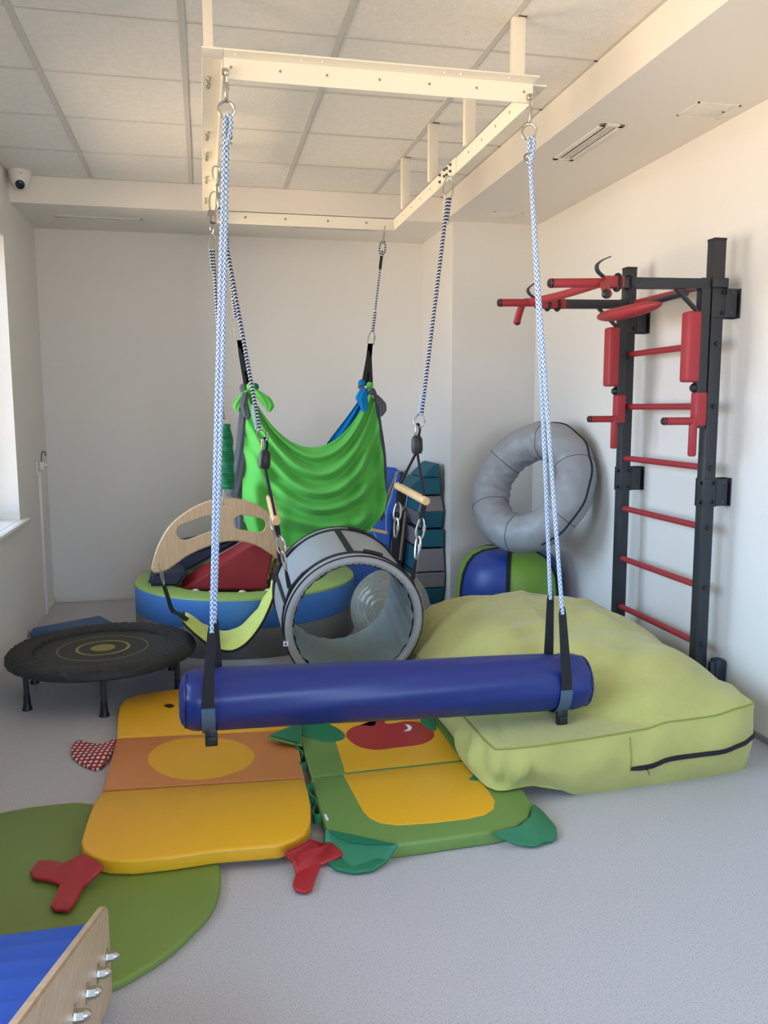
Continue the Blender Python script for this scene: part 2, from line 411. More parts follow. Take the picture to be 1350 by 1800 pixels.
# ------------------------------------------------------------------ room shell
XL, XR, YB, YF, ZS, ZC = -1.15, 2.37, 6.51, -2.0, 2.755, 2.925
struct('floor', MB().box((XL-0.3, YF-0.2, -0.1), (XR+0.2, YB+0.2, 0)), FLOOR)
struct('wall_back', MB().box((XL-0.3, YB, 0), (XR+0.2, YB+0.2, 3.1)), WALL)
struct('wall_right', MB().box((XR, YF, 0), (XR+0.2, YB, 3.1)), WALL)
wf_ = MB().box((XL-0.3, YF-0.2, 0), (-0.3, YF, 3.1)).box((2.0, YF-0.2, 0), (XR+0.2, YF, 3.1)).box((-0.3, YF-0.2, 0), (2.0, YF, 0.8)).box((-0.3, YF-0.2, 2.5), (2.0, YF, 3.1))
struct('wall_front', wf_, WALL)
fw = MB().box((-0.3, YF-0.14, 0.8), (-0.23, YF-0.08, 2.5), 0.004).box((1.93, YF-0.14, 0.8), (2.0, YF-0.08, 2.5), 0.004).box((0.81, YF-0.14, 0.8), (0.89, YF-0.08, 2.5), 0.004).box((-0.3, YF-0.14, 0.8), (2.0, YF-0.08, 0.87), 0.004).box((-0.3, YF-0.14, 2.43), (2.0, YF-0.08, 2.5), 0.004)
w3 = struct('window_3', fw, WPLAS)  # unseen window behind the camera, added to brighten floor and back wall
for a, b in ((-0.23, 0.81), (0.89, 1.93)): part('pane', MB().box((a, YF-0.114, 0.87), (b, YF-0.106, 2.43)), GLASS, w3)
# left wall with two window openings
wins = [(3.75, 5.505), (0.6, 2.7)]; Z0, Z1 = 0.76, 2.5
wl_ = MB().box((XL-0.3, YF, 0), (XL, YB, Z0)).box((XL-0.3, YF, Z1), (XL, YB, 3.1))
wl_.box((XL-0.3, wins[0][1], Z0), (XL, YB, Z1)).box((XL-0.3, wins[1][1], Z0), (XL, wins[0][0], Z1)).box((XL-0.3, YF, Z0), (XL, wins[1][0], Z1))
struct('wall_left', wl_, WALL)
for i, (y0, y1) in enumerate(wins):
    fx = XL-0.26
    fr = MB().box((fx-0.03, y0, Z0), (fx+0.03, y1, Z0+0.07), 0.004).box((fx-0.03, y0, Z1-0.07), (fx+0.03, y1, Z1), 0.004)
    fr.box((fx-0.03, y0, Z0), (fx+0.03, y0+0.07, Z1), 0.004).box((fx-0.03, y1-0.07, Z0), (fx+0.03, y1, Z1), 0.004)
    ym = (y0+y1)/2; fr.box((fx-0.03, ym-0.05, Z0), (fx+0.03, ym+0.05, Z1), 0.004)
    w = struct('window_%d' % (i+1), fr, WPLAS)
    for a, b in ((y0+0.07, ym-0.05), (ym+0.05, y1-0.07)):
        part('pane', MB().box((fx-0.004, a, Z0+0.07), (fx+0.004, b, Z1-0.07)), GLASS, w)
    part('handle', MB().box((fx+0.03, ym-0.012, 1.45), (fx+0.045, ym+0.012, 1.6), 0.004).box((fx+0.045, ym-0.01, 1.5), (fx+0.06, ym+0.01, 1.64), 0.004), WPLAS, w)
    part('window_sill', MB().box((XL-0.24, y0-0.0, Z0), (XL, y1, Z0+0.014)).box((XL, y0-0.06, Z0-0.012), (XL+0.055, y1+0.055, Z0+0.014), 0.006), WPLAS, w)
# column in the back right corner, dropped soffits
struct('trim_1', MB().box((1.74, 5.69, 0), (XR, YB, ZS)), WALL)
struct('trim_2', MB().box((1.68, YF, ZS), (XR, YB, ZC+0.15)), SOFF)
struct('trim_3', MB().box((XL, 5.74, ZS), (1.68, YB, ZC+0.15)), SOFF)
struct('baseboard_back', MB().box((XL+0.012, YB-0.012, 0), (1.74, YB, 0.045), 0.003), WPLAS)
struct('baseboard_left', MB().box((XL, 6.16, 0), (XL+0.012, YB, 0.045), 0.003), WPLAS)
COVE = mat('grey_vinyl_cove', (150, 154, 160), 0.5)
for nm, x0, x1, y0, y1 in (('baseboard_right', XR-0.008, XR, YF, 5.69), ('trim_4', 1.74, XR-0.008, 5.682, 5.69)):
    struct(nm, MB().box((x0, y0, 0), (x1, y1, 0.03), 0.002), COVE)
# ceiling: slab, grid and every tile on its own
ceil = struct('ceiling', MB().box((XL-0.3, YF, ZC+0.03), (1.68, 5.74, ZC+0.15)), WALL)
xs = [XL, -0.652, -0.036, 0.573, 1.184, 1.68]
ys = [5.74-0.57]
while ys[-1] > YF+0.7: ys.append(ys[-1]-0.585)
ys = [YF]+ys[::-1]+[5.74]
random.seed(3)
for i in range(len(xs)-1):
    for j in range(len(ys)-1):
        dz = random.uniform(-0.001, 0.001)
        part('ceiling_tile', MB().box((xs[i]+0.008, ys[j]+0.006, ZC-0.001+dz), (xs[i+1]-0.008, ys[j+1]-0.006, ZC+0.012), 0.003, seg=1), TILE, ceil)
gb = MB()
for x in xs[1:-1]: gb.box((x-0.014, YF, ZC-0.006), (x+0.014, 5.74, ZC+0.02), 0.002, seg=1)
for y in ys[1:-1]: gb.box((XL, y-0.009, ZC-0.004), (1.68, y+0.009, ZC+0.02), 0.002, seg=1)
gb.box((XL, 5.722, ZC-0.004), (1.68, 5.74, ZC+0.02)).box((1.662, YF, ZC-0.004), (1.68, 5.74, ZC+0.02)).box((XL, YF, ZC-0.004), (XL+0.018, 5.74, ZC+0.02))
part('ceiling_grid', gb, TBAR, ceil)

# ventilation and hatches
v = thing('ceiling_vent', 'white two slot air diffuser set in the soffit above the wall bars', 'air vent', (1.88, 3.93, ZS))
fr = MB(); x0, x1, y0, y1 = 1.823, 1.938, 3.645, 4.20
fr.box((x0, y0, ZS-0.006), (x0+0.026, y1, ZS+0.004), 0.002).box((x1-0.026, y0, ZS-0.006), (x1, y1, ZS+0.004), 0.002)
fr.box((x0, y0, ZS-0.006), (x1, y0+0.03, ZS+0.004), 0.002).box((x0, y1-0.03, ZS-0.006), (x1, y1, ZS+0.004), 0.002)
part('frame', fr, WPLAS, v)
part('backing', MB().box((x0+0.02, y0+0.02, ZS-0.0015), (x1-0.02, y1-0.02, ZS+0.001)), DARK, v)
for xx in (1.8655, 1.8805, 1.8955):
    part('slat', MB().box((xx-0.0035, y0+0.03, ZS-0.006), (xx+0.0035, y1-0.03, ZS-0.001)), WPLAS, v)
for (a, b, yy, lab) in ((-0.944, -0.372, 6.09, 'narrow slot air diffuser in the back soffit near the left wall'), (0.668, 1.248, 6.09, 'narrow slot air diffuser in the back soffit behind the white hanging frame')):
    v = thing('slot_vent', lab, 'air vent', ((a+b)/2, yy, ZS))
    fr = MB().box((a, yy-0.03, ZS-0.006), (b, yy-0.016, ZS+0.003), 0.002).box((a, yy+0.016, ZS-0.006), (b, yy+0.03, ZS+0.003), 0.002)
    fr.box((a, yy-0.03, ZS-0.006), (a+0.014, yy+0.03, ZS+0.003), 0.002).box((b-0.014, yy-0.03, ZS-0.006), (b, yy+0.03, ZS+0.003), 0.002)
    part('frame', fr, WPLAS, v)
    part('slot', MB().box((a+0.012, yy-0.017, ZS-0.0015), (b-0.012, yy+0.017, ZS+0.001)), mat('slot_shadow_paint', (120, 112, 100), 0.8), v)
def hatch(x0, x1, y0, y1, lab, lock=True):
    v = thing('access_hatch', lab, 'hatch', ((x0+x1)/2, (y0+y1)/2, ZS))
    fr = MB(); t = 0.008
    fr.box((x0, y0, ZS-0.004), (x0+t, y1, ZS+0.002)).box((x1-t, y0, ZS-0.004), (x1, y1, ZS+0.002)).box((x0, y0, ZS-0.004), (x1, y0+t, ZS+0.002)).box((x0, y1-t, ZS-0.004), (x1, y1, ZS+0.002))
    part('frame', fr, WPLAS, v)
    part('panel', MB().box((x0+t+0.002, y0+t+0.002, ZS-0.002), (x1-t-0.002, y1-t-0.002, ZS+0.002), 0.001), SOFF, v)
    if lock: part('lock', MB().lathe([(0, 0), (0.006, 0), (0.006, 0.002), (0, 0.003)], (x1-0.03, (y0+y1)/2, ZS-0.002), (0, 0, -1), 12), DARK, v)
hatch(2.10, 2.305, 3.315, 3.48, 'white square access hatch in the soffit close to the right wall, with small lock')
hatch(1.925, 2.13, 5.36, 5.55, 'faint square access hatch in the soffit just in front of the column', False)
hatch(1.25, 1.40, 5.95, 6.10, 'small plain hatch in the back soffit behind the frame corner', False)

# dome camera
c = Vector((-1.066, 5.655, ZC))
v = thing('dome_camera', 'small white security camera with black eye on the ceiling in the left corner', 'camera', c)
part('housing', MB().lathe([(0, 0.0), (0.066, 0.0), (0.068, -0.012), (0.064, -0.03), (0.058, -0.055), (0.045, -0.088), (0.028, -0.106), (0, -0.112)], c, n=28), WPLAS, v)
d = Vector((0.12, -0.78, -0.6)).normalized()
part('lens', MB().lathe([(0, 0.012), (0.018, 0.011), (0.026, 0.005), (0.029, -0.012)], c+Vector((0, 0, -0.062))+d*0.052, d, 20), mat('camera_lens', (28, 38, 54), 0.15), v)
part('eyebrow', MB().ring(c+Vector((0, 0, -0.061))+d*0.046, d, 0.031, 0.004, 20, 6), WPLAS, v)
part('status_light', MB().box(c+Vector((0.012, -0.066, -0.03)), c+Vector((0.024, -0.061, -0.027)), 0.001), DARK, v)

# switch box with cable duct on left wall
v = thing('cable_duct', 'slim white cable duct with switch box on left wall by the back corner', 'cable duct', (XL, 6.15, 0))
part('duct', MB().box((XL, 6.135, 0.0), (XL+0.02, 6.16, 1.03), 0.003), WPLAS, v)
part('switch_box', MB().box((XL, 6.08, 1.0), (XL+0.012, 6.165, 1.10), 0.004).box((XL+0.012, 6.135, 1.035), (XL+0.045, 6.165, 1.095), 0.006), WPLAS, v)
part('knob', MB().lathe([(0, 0.03), (0.012, 0.028), (0.014, 0.0), (0, 0)], (XL+0.045, 6.15, 1.07), (1, 0, 0), 12), WPLAS, v)
part('cable', MB().tube(cr([(XL+0.028, 6.15, 1.09), (XL+0.03, 6.15, 1.14), (XL+0.04, 6.145, 1.165), (XL+0.055, 6.14, 1.16), (XL+0.06, 6.14, 1.135)], 4), 0.0035, 6), BLACKP, v, label='short black cable loop')

# ------------------------------------------------------------------ suspension frame
FR = thing('suspension_frame', 'white bolted steel frame hanging under the ceiling on square posts, carrying all swings', 'frame', (0.65, 4.0, 2.56))
ZT, ZB_ = 2.635, 2.562
def angle(p, q, out, name='beam'):
    """L profile: vertical flange between p and q (x, y), horizontal flange on top pointing out"""
    m = MB(); t = 0.006; p = Vector(p+(0,)); q = Vector(q+(0,)); o = Vector(out+(0,)); W_ = 0.07
    a = Vector((min(p.x, q.x, (p+o*t).x, (q+o*t).x), min(p.y, q.y, (p+o*t).y, (q+o*t).y), ZB_))
    b = Vector((max(p.x, q.x, (p+o*t).x, (q+o*t).x), max(p.y, q.y, (p+o*t).y, (q+o*t).y), ZT))
    m.box(a, b, 0.0015, seg=1)
    a = Vector((min(p.x, q.x, (p+o*W_).x, (q+o*W_).x), min(p.y, q.y, (p+o*W_).y, (q+o*W_).y), ZT-t))
    b = Vector((max(p.x, q.x, (p+o*W_).x, (q+o*W_).x), max(p.y, q.y, (p+o*W_).y, (q+o*W_).y), ZT))
    m.box(a, b, 0.0015, seg=1)
    return part(name, m, WHITE, FR)
angle((0.10, 2.967), (1.205, 2.967), (0, -1))          # near
angle((0.10, 2.975), (0.10, 5.17), (-1, 0))
part('corner_plate', MB().box((0.03, 2.897, ZT-0.0065), (0.099, 2.974, ZT-0.0005), 0.001), WHITE, FR)            # left
angle((1.195, 2.975), (1.195, 5.17), (1, 0))          # right
angle((0.10, 5.165), (1.195, 5.165), (0, 1))          # far
for (x, y) in ((1.203, 3.12), (1.203, 3.70), (1.205, 4.31), (1.205, 4.907), (0.054, 3.12), (0.054, 3.70), (0.054, 4.31), (0.054, 4.907)):
    w = 0.026 if x > 1 else 0.018
    hp = part('hanger_post', MB().box((x+0.002-w+0.0, y-0.016, ZT), (x+w, y+0.016, ZC-0.003), 0.002), WHITE, FR)
    if x > 1: part('post_cover', MB().box((x-w-0.006, y-0.022, ZC-0.005), (x+w+0.004, y+0.022, ZC-0.002), 0.001), mat('cut_edge_dark', (92, 78, 62), 0.8), hp)
HOLE = mat('hole_grey', (150, 138, 118), 0.6)
# bolts and holes
for y in (3.14, 3.20, 3.74, 3.80, 4.02, 4.06, 4.10, 4.42, 4.50, 4.86, 4.94):
    part('bolt', bolt(MB(), (0.052, y, ZT-0.006), (0, 0, -1), 0.008, 0.012), STEEL, FR)
for x in (0.075, 0.24, 0.40, 0.585, 0.765, 0.94, 1.12, 1.17):
    part('bolt_hole', MB().lathe([(0, 0.0008), (0.0042, 0.0008), (0.005, 0)], (x+0.05, 2.961, 2.60), (0, -1, 0), 12), HOLE, FR)
for x in (0.14, 0.36, 0.43, 0.86, 0.92, 1.1):
    part('bolt', bolt(MB(), (x, 2.925, ZT-0.006), (0, 0, -1), 0.004, 0.004), WHITE, FR)
for y in (3.17, 3.33, 3.50, 3.68, 4.32, 4.52, 4.72, 4.92, 5.08):
    part('bolt_hole', MB().lathe([(0, 0.0008), (0.0055, 0.0008), (0.0065, 0)], (1.195, y, 2.60), (-1, 0, 0), 12), HOLE, FR)
part('splice_plate', MB().box((1.190, 3.86, 2.566), (1.195, 4.16, 2.630), 0.001), WHITE, FR)
for y, zz in ((3.93, (2.615, 2.585)), (3.99, (2.615, 2.585)), (4.03, (2.618, 2.588)), (4.11, (2.615, 2.582))):
    for z in zz: part('bolt', bolt(MB(), (1.190, y, z), (-1, 0, 0), 0.006, 0.008), DSTEEL, FR)
for x in (0.28, 0.52, 0.78, 1.02):
    part('bolt_hole', MB().lathe([(0, 0.0008), (0.006, 0.0008), (0.007, 0)], (x, 5.159, 2.60), (0, -1, 0), 12), HOLE, FR)

# ------------------------------------------------------------------ bolster swing
BS = thing('bolster_swing', 'royal blue vinyl bolster hanging level on doubled blue and white ropes, nearest the camera', 'swing', (0.69, 2.95, 0.27))
A = Vector((-0.116, 2.95, 0.418)); B = Vector((1.480, 2.95, 0.372)); ax = (B-A).normalized(); L = (B-A).length
def bfn(a, r, h):
    if r > 0.09:
        for s0, dd in ((0.10, 1), (L-0.135, 1)):
            r -= 0.007*math.exp(-((h-s0)/0.02)**2)
    if h < 0.03 or h > L-0.03: h += 0.006*math.sin(a*11)*(1 if h < 0.03 else -1)*(r/0.11)
    r += 0.0016*math.sin(a*9+h*7)
    return r, h
prof = [(0.0, 0.0), (0.03, 0.001), (0.06, 0.004), (0.082, 0.012), (0.098, 0.026), (0.107, 0.045), (0.1115, 0.07)]
prof += [(0.1125, 0.07+(L-0.14)*k/40) for k in range(1, 40)]
prof += [(r, L-h) for r, h in prof[:7][::-1]]
bol = part('bolster', MB().lathe(prof, A, ax, 48, fn=bfn), BLUEV, BS)
part('end_seam', MB().ring(A+ax*0.022, ax, 0.098, 0.003, 48, 6), mat('blue_piping', (22, 30, 92), 0.4), bol)
part('end_seam', MB().ring(B-ax*0.022, ax, 0.098, 0.003, 48, 6), mat('blue_piping', (22, 30, 92), 0.4), bol)
def rope_sag(p, q, dx=0.0, n=24):
    return [lerp(p, q, k/n)+Vector((dx*math.sin(PI*k/n), 0, 0)) for k in range(n+1)]
for side, hook, f_top, b_top, fx, bx in (
        (0, (0.106, 2.945, 2.575), (0.006, 2.845, 0.690), (0.018, 3.05, 0.672), -0.014, 0.022),
        (1, (1.19, 2.945, 2.575), (1.32, 2.85, 0.680), (1.358, 3.05, 0.690), 1.338, 1.362)):
    hk = Vector(hook); rg = hk+Vector((0, 0.01, -0.105))
    part('carabiner', carabiner(MB(), hk, hk+Vector((0, 0.005, -0.085)), 0.026, 0.0045, (0.35, 1, 0) if side == 0 else (0.6, 1, 0)), STEEL, BS)
    part('hook_eye', MB().box(hk+Vector((-0.012, 0.0, -0.004)), hk+Vector((0.012, 0.016, 0.016)), 0.004).ring(hk+Vector((0, 0, 0.002)), (1, 0, 0), 0.01, 0.004, 16, 6), STEEL, BS)
    part('ring', MB().ring(rg+Vector((0, 0, -0.008)), (0.15 if side == 0 else 0.75, 1, 0.1), 0.026, 0.0048, 32, 8), STEEL, BS)
    rb = rg+Vector((0, 0, -0.03))
    axs = lambda h: A+ax*((h-A.x)/ax.x)
    for kx, (tp, sx_) in enumerate(((f_top, -0.004), (b_top, 0.004))):
        part('rope', MB().tube(rope_sag(rb+Vector((sx_, (-0.006, 0.008)[kx], 0.0)), Vector(tp)+Vector((0, 0, 0.0)), 0.004 if kx else -0.003, 60), 0.0078, 10), ROPE, BS)
    # short doubled tail with cable clamps
    part('rope_tail', MB().tube(cr([rb+Vector((0.006, -0.012, 0.004)), rb+Vector((0.014, -0.014, -0.02)), rb+Vector((0.006, -0.018, -0.07)), rb+Vector((-0.004, -0.016, -0.10))], 6), 0.0075, 10), ROPE, BS)
    part('clamp', MB().ring(rb+Vector((0, -0.002, -0.065)), (0.1, 0.5, 1), 0.016, 0.003, 18, 6).ring(rb+Vector((0, -0.002, -0.085)), (0.1, -0.4, 1), 0.016, 0.003, 18, 6), STEEL, BS)
    # front and back webbing, joined under the bolster
    for kx, (tp, bxx, sg) in enumerate(((f_top, fx, -1), (b_top, bx, 1))):
        tp = Vector(tp); c = axs(bxx); R_ = 0.112
        pts = [tp+Vector((0, 0, 0.03)), tp, lerp(tp, c+Vector((0, sg*R_, 0.05)), 0.5), c+Vector((0, sg*(R_+0.002), 0.04))]
        ends = [Vector((c.x, c.y+sg*(R_+0.003)*math.cos(a), c.z-(R_+0.003)*math.sin(a))) for a in [PI/2*k/8 for k in range(0, 9)]]
        full = pts+ends
        w = [0.016, 0.03, 0.036, 0.043]+[0.044]*len(ends)
        part('strap', MB().ribbon(full, (1, 0, 0.0), w, 0.004), STRAP, BS)
        if kx == 0:
            part('velcro_cuff', MB().ribbon([Vector((c.x, c.y+sg*(R_+0.0065)*math.cos(a), c.z-(R_+0.0065)*math.sin(a))) for a in [-0.05+1.2*k/10 for k in range(11)]], (1, 0, 0), 0.048, 0.004), BUCK, BS, label='slate blue velcro cuff')
    c = axs((fx+bx)/2-0.01); part('buckle', MB().box(c+Vector((-0.022, -0.085, -0.148)), c+Vector((0.022, -0.06, -0.085)), 0.005).box(c+Vector((-0.017, -0.092, -0.14)), c+Vector((0.017, -0.085, -0.11)), 0.003), BLACKP, BS)
# ------------------------------------------------------------------ barrel swing with two trapeze bars
BW = thing('barrel_swing', 'grey vinyl barrel on its side hanging from two wooden trapeze bars, open end to camera', 'swing', (0.67, 4.0, 0.09))
F = Vector((0.677, 3.75, 0.44)); G = Vector((0.666, 4.27, 0.515)); ax = (G-F).normalized(); L = (G-F).length
RO, RI = 0.338, 0.292
def pucker(a, r, h):
    if r < RI+0.02 and h < 0.06: r += 0.0030*math.sin(a*64+1.5*math.sin(a*5))
    return r, h
shell = [(RI+0.004, 0.03), (RI+0.006, 0.014), (RI+0.014, 0.003), (RI+0.026, 0.0), (RO-0.008, 0.006), (RO-0.001, 0.018), (RO, 0.03)]
shell += [(RO, 0.03+(L-0.06)*k/8) for k in range(1, 9)]
shell += [(RO-0.001, L-0.018), (RO-0.008, L-0.006), (RI+0.026, L), (RI+0.014, L-0.003), (RI+0.006, L-0.014), (RI+0.004, L-0.03)]
def wob(a, r, h):
    r, h = pucker(a, r, h); return r*(1+0.004*math.sin(3*a+1)), h
part('barrel_shell', MB().lathe(shell, F, ax, 140, fn=wob), GREYV, BW)
def lin(a, r, h): return r-0.007*abs(math.sin(a*7+2*math.sin(h*9)))**0.6-0.003*math.sin(a*26+h*11), h
part('lining', MB().lathe([(RI+0.004, 0.025+(L-0.05)*k/10) for k in range(11)], F, ax, 120, fn=lin), mat('barrel_lining', (140, 150, 152), 0.55, var=0.05, vscale=5), BW)
for h in (0.018, L-0.018): part('piping', MB().ring(F+ax*h, ax, RO+0.001, 0.0035, 96, 6), STRAP, BW)
z = ax; xr = (Vector((1, 0, 0))-z*z.x).normalized(); up = z.cross(xr)
if up.z < 0: up = -up
def rim(h, deg, R): a = math.radians(deg); return F+z*h+xr*(R*math.cos(a))+up*(R*math.sin(a))
bands = (0.075, L-0.07)
for h in bands:
    m = MB(); n = 96; vs = []
    for k in range(n):
        for dh, R in ((-0.013, RO), (-0.013, RO+0.004), (0.013, RO+0.004), (0.013, RO)): vs.append(rim(h+dh, 360*k/n, R))
    m.add(vs, [(k*4+j, ((k+1) % n)*4+j, ((k+1) % n)*4+j+1, k*4+j+1) for k in range(n) for j in range(3)], 0, True)
    part('band', m, STRAP, BW)
    part('tension_buckle', MB().tube([rim(h, d, RO+0.006) for d in (66, 70, 74, 78, 82)], 0.012, 4), BLACKP, BW)
part('cross_strap', MB().ribbon([rim(bands[0]+(bands[1]-bands[0])*k/8, 92, RO+0.003) for k in range(9)], xr, 0.032, 0.004), STRAP, BW)
part('cross_strap', MB().ribbon([rim(bands[0]+(bands[1]-bands[0])*k/8, 20, RO+0.003) for k in range(9)], up, 0.03, 0.004), STRAP, BW)
part('cross_strap', MB().ribbon([rim(bands[0]+(bands[1]-bands[0])*k/8, 163, RO+0.003) for k in range(9)], up, 0.03, 0.004), STRAP, BW)
part('label_tag', MB().box(rim(0.03, 193, RO+0.001)+Vector((-0.004, -0.006, -0.013)), rim(0.03, 193, RO+0.001)+Vector((0.0, 0.022-0.006, 0.013)), 0.001).box(rim(0.03, 193, RO+0.001)+Vector((-0.012, -0.03, -0.012)), rim(0.03, 193, RO+0.001)+Vector((0.012, -0.028, 0.012))), mat('white_label', (226, 228, 236), 0.6), BW, label='small white label with dark emblem')
lt = rim(0.03, 193, RO+0.001)
part('label_emblem', MB().add([lt+Vector(p) for p in ((-0.005, -0.0306, -0.006), (0.006, -0.0306, -0.006), (0.002, -0.0306, 0.0), (0.003, -0.0306, 0.007), (-0.004, -0.0306, 0.004))], [(0, 1, 2, 3, 4)]), mat('emblem_ink', (40, 44, 80), 0.6), BW)
for side in (0, 1):
    deg = 150 if side == 0 else 32
    if side == 0:
        near, far = Vector((0.317, 3.81, 0.944)), Vector((0.321, 4.19, 1.006)); blk = Vector((0.283, 4.0, 1.218)); top = Vector((0.09, 3.964, 2.555)); rt = Vector((0.262, 3.99, 1.36)); rs = Vector((0.10, 3.965, 2.38))
    else:
        near, far = Vector((1.036, 3.81, 1.018)), Vector((0.996, 4.2, 1.053)); blk = Vector((1.044, 4.0, 1.28)); top = Vector((1.182, 3.942, 2.565)); rt = Vector((1.064, 3.99, 1.43)); rs = Vector((1.18, 3.945, 2.47))
    part('trapeze_bar', MB().tube([lerp(near, far, -0.04), lerp(near, far, -0.03), lerp(near, far, 1.03), lerp(near, far, 1.04)], [0.018, 0.0205, 0.0205, 0.018], 20), WOODL, BW)
    part('cord_block', MB().lathe([(0, 0.045), (0.018, 0.045), (0.027, 0.03), (0.029, 0.0), (0.029, -0.025), (0.024, -0.043), (0, -0.045)], blk, (0.08 if side == 0 else 0, 0, 1), 16, smooth=True), BLACKP, BW)
    for e in (0.03, 0.97):
        p = lerp(near, far, e)
        part('cord', MB().tube([blk+Vector((0, 0, -0.03)), p+Vector((0, 0, 0.005)), p+Vector((0, 0, -0.05))], 0.007, 8), STRAP, BW)
    part('cord_loop', MB().tube(cr([blk+Vector((0.006, 0, 0.03)), blk+Vector((0.014, 0, 0.075)), blk+Vector((0.004, 0, 0.105)), blk+Vector((-0.008, 0, 0.08)), blk+Vector((-0.008, 0, 0.03))], 5), 0.006, 8), STRAP, BW)
    part('thimble', MB().lathe([(0.004, -0.03), (0.010, -0.02), (0.007, 0.03)], blk+Vector((-0.008, -0.008, 0.07)), (0, 0, 1), 8), STEEL, BW)
    part('carabiner', carabiner(MB(), rt+Vector((0, 0, 0.004)), blk+Vector((0, 0, 0.09)), 0.056, 0.0045, (1, -0.4, 0)), STEEL, BW)
    n = 60
    part('rope', MB().tube([lerp(rs, rt, k/n)+Vector((0.0, 0, -0.0*math.sin(PI*k/n))) for k in range(n+1)], 0.0095, 10), ROPED, BW)
    part('rope_splice', MB().tube([lerp(rt, rs, 0.005)+Vector((-0.014, 0, 0)), lerp(rt, rs, 0.06)+Vector((-0.012, 0, 0)), lerp(rt, rs, 0.12)+Vector((-0.010, 0, 0))], 0.0075, 8), ROPE, BW)
    part('rope_splice', MB().tube([lerp(rs, rt, 0.0)+Vector((0.012, 0, 0)), lerp(rs, rt, 0.05)+Vector((0.012, 0, 0)), lerp(rs, rt, 0.11)+Vector((0.010, 0, 0))], 0.0075, 8), ROPED, BW)
    if side == 0:
        part('carabiner', carabiner(MB(), top, top+Vector((0, 0, -0.085)), 0.04, 0.004, (1, 0.5, 0), False), STEEL, BW)
        part('carabiner', carabiner(MB(), top+Vector((0.006, 0, -0.078)), rs+Vector((0, 0, -0.008)), 0.036, 0.004, (0.5, 1, 0)), STEEL, BW)
    else:
        part('carabiner', carabiner(MB(), top, rs+Vector((0, 0, -0.006)), 0.05, 0.004, (1, -0.3, 0)), STEEL, BW)
    # webbing and carabiner chains from the bar down to the bands
    for p, h in ((lerp(near, far, 0.03), bands[0]), (lerp(near, far, 0.97), bands[1])):
        q = rim(h, deg, RO+0.012)
        a = p+Vector((0, 0, -0.012)); L_ = (q-a).length
        part('webbing', MB().ribbon([a, lerp(a, q, 0.10), lerp(a, q, 0.22)], (1, -0.2, 0), [0.024, 0.026, 0.02], 0.008), STRAP, BW)
        part('carabiner', carabiner(MB(), lerp(a, q, 0.20), lerp(a, q, 0.47), 0.042, 0.0045, (1, -0.3, 0)), STEEL, BW)
        part('carabiner', carabiner(MB(), lerp(a, q, 0.44), lerp(a, q, 0.74), 0.036, 0.0045, (0.5, -1, 0), False), STEEL, BW)
        part('webbing', MB().ribbon([lerp(a, q, 0.72), lerp(a, q, 0.86), q], (1, -0.2, 0), [0.012, 0.02, 0.022], 0.006), STRAP, BW)
        # tangent legs that carry the band
        for dd in ((30, -34) if side == 0 else (-30, 34)):
            e = rim(h, deg-dd, RO+0.003); part('band_leg', MB().ribbon([q, lerp(q, e, 0.5)+(lerp(q, e, 0.5)-rim(h, deg, 0.0)).normalized()*0.012, e], ax, 0.022, 0.004), STRAP, BW)

# ------------------------------------------------------------------ layered cloth hammock
HM = thing('cloth_hammock', 'bright green, azure and charcoal cloth hammock hanging knotted from the far frame corners', 'hammock', (0.75, 5.15, 0.6))
KL, KR = (0.273, 5.15, 1.591), (1.038, 5.15, 1.59)
def cloth(Lc, Rc, sagt, name, m, yoff, folds, nu=90, nv=110, belly=0.12, vmax=1.0, ph=0.0, amp=0.036):
    """rows hang like chains between a left edge curve Lc(v) and a right edge curve Rc(v)"""
    def fn(u, v):
        v *= vmax; a = Lc(v); b = Rc(v); p = lerp(a, b, u); k = 4*u*(1-u)
        s_ = (1-(2*u-1)**2)**0.85 if 0 < u < 1 else 0
        p.z -= sagt(v)*s_
        e = min(u, 1-u)
        f = amp*smooth(0.0, 0.14, v)*(0.35+0.65*smooth(0, 0.25, e))*math.sin(folds*2*PI*v**0.8+ph+1.5*math.sin(u*5+1))
        f += 0.006*math.sin(23*v+9*u)*math.sin(7*u+2)
        pl = 0.034*smooth(0.15, 0.6, v)*math.sin(u*34+2.2*v+ph)*smooth(0.42, 0.0, e)
        p.y += yoff-belly*math.sin(PI*u)*math.sin(PI*min(1, v*0.9+0.05))**0.7+f+pl
        return p
    return part(name, MB().grid(fn, nu, nv), m, HM, auto=False)
def edge(pts):
    P = [Vector(p) for p in pts]; C_ = cr(P, 12); D = [0]
    for i in range(1, len(C_)): D.append(D[-1]+(C_[i]-C_[i-1]).length)
    def f(v):
        s_ = v*D[-1]
        for i in range(1, len(C_)):
            if D[i] >= s_: return lerp(C_[i-1], C_[i], (s_-D[i-1])/max(1e-9, D[i]-D[i-1]))
        return C_[-1]
    return f
EL = edge([(0.28, 5.15, 1.595), (0.258, 5.15, 1.422), (0.229, 5.15, 1.071), (0.226, 5.15, 0.804), (0.289, 5.15, 0.615)])
ER = edge([(1.042, 5.15, 1.597), (1.085, 5.15, 1.382), (1.121, 5.15, 1.054), (1.124, 5.15, 0.822), (1.011, 5.15, 0.666)])
def sg(v):
    return 0.345*(1-smooth(0.0, 1.05, v))+0.30*math.sin(PI*min(1, v))**1.2*0.55+0.03
cloth(lambda v: EL(max(0, v)**1.7), lambda v: ER(max(0, v)**1.6), sg, 'green_layer', GREENF, 0.0, 5.6)
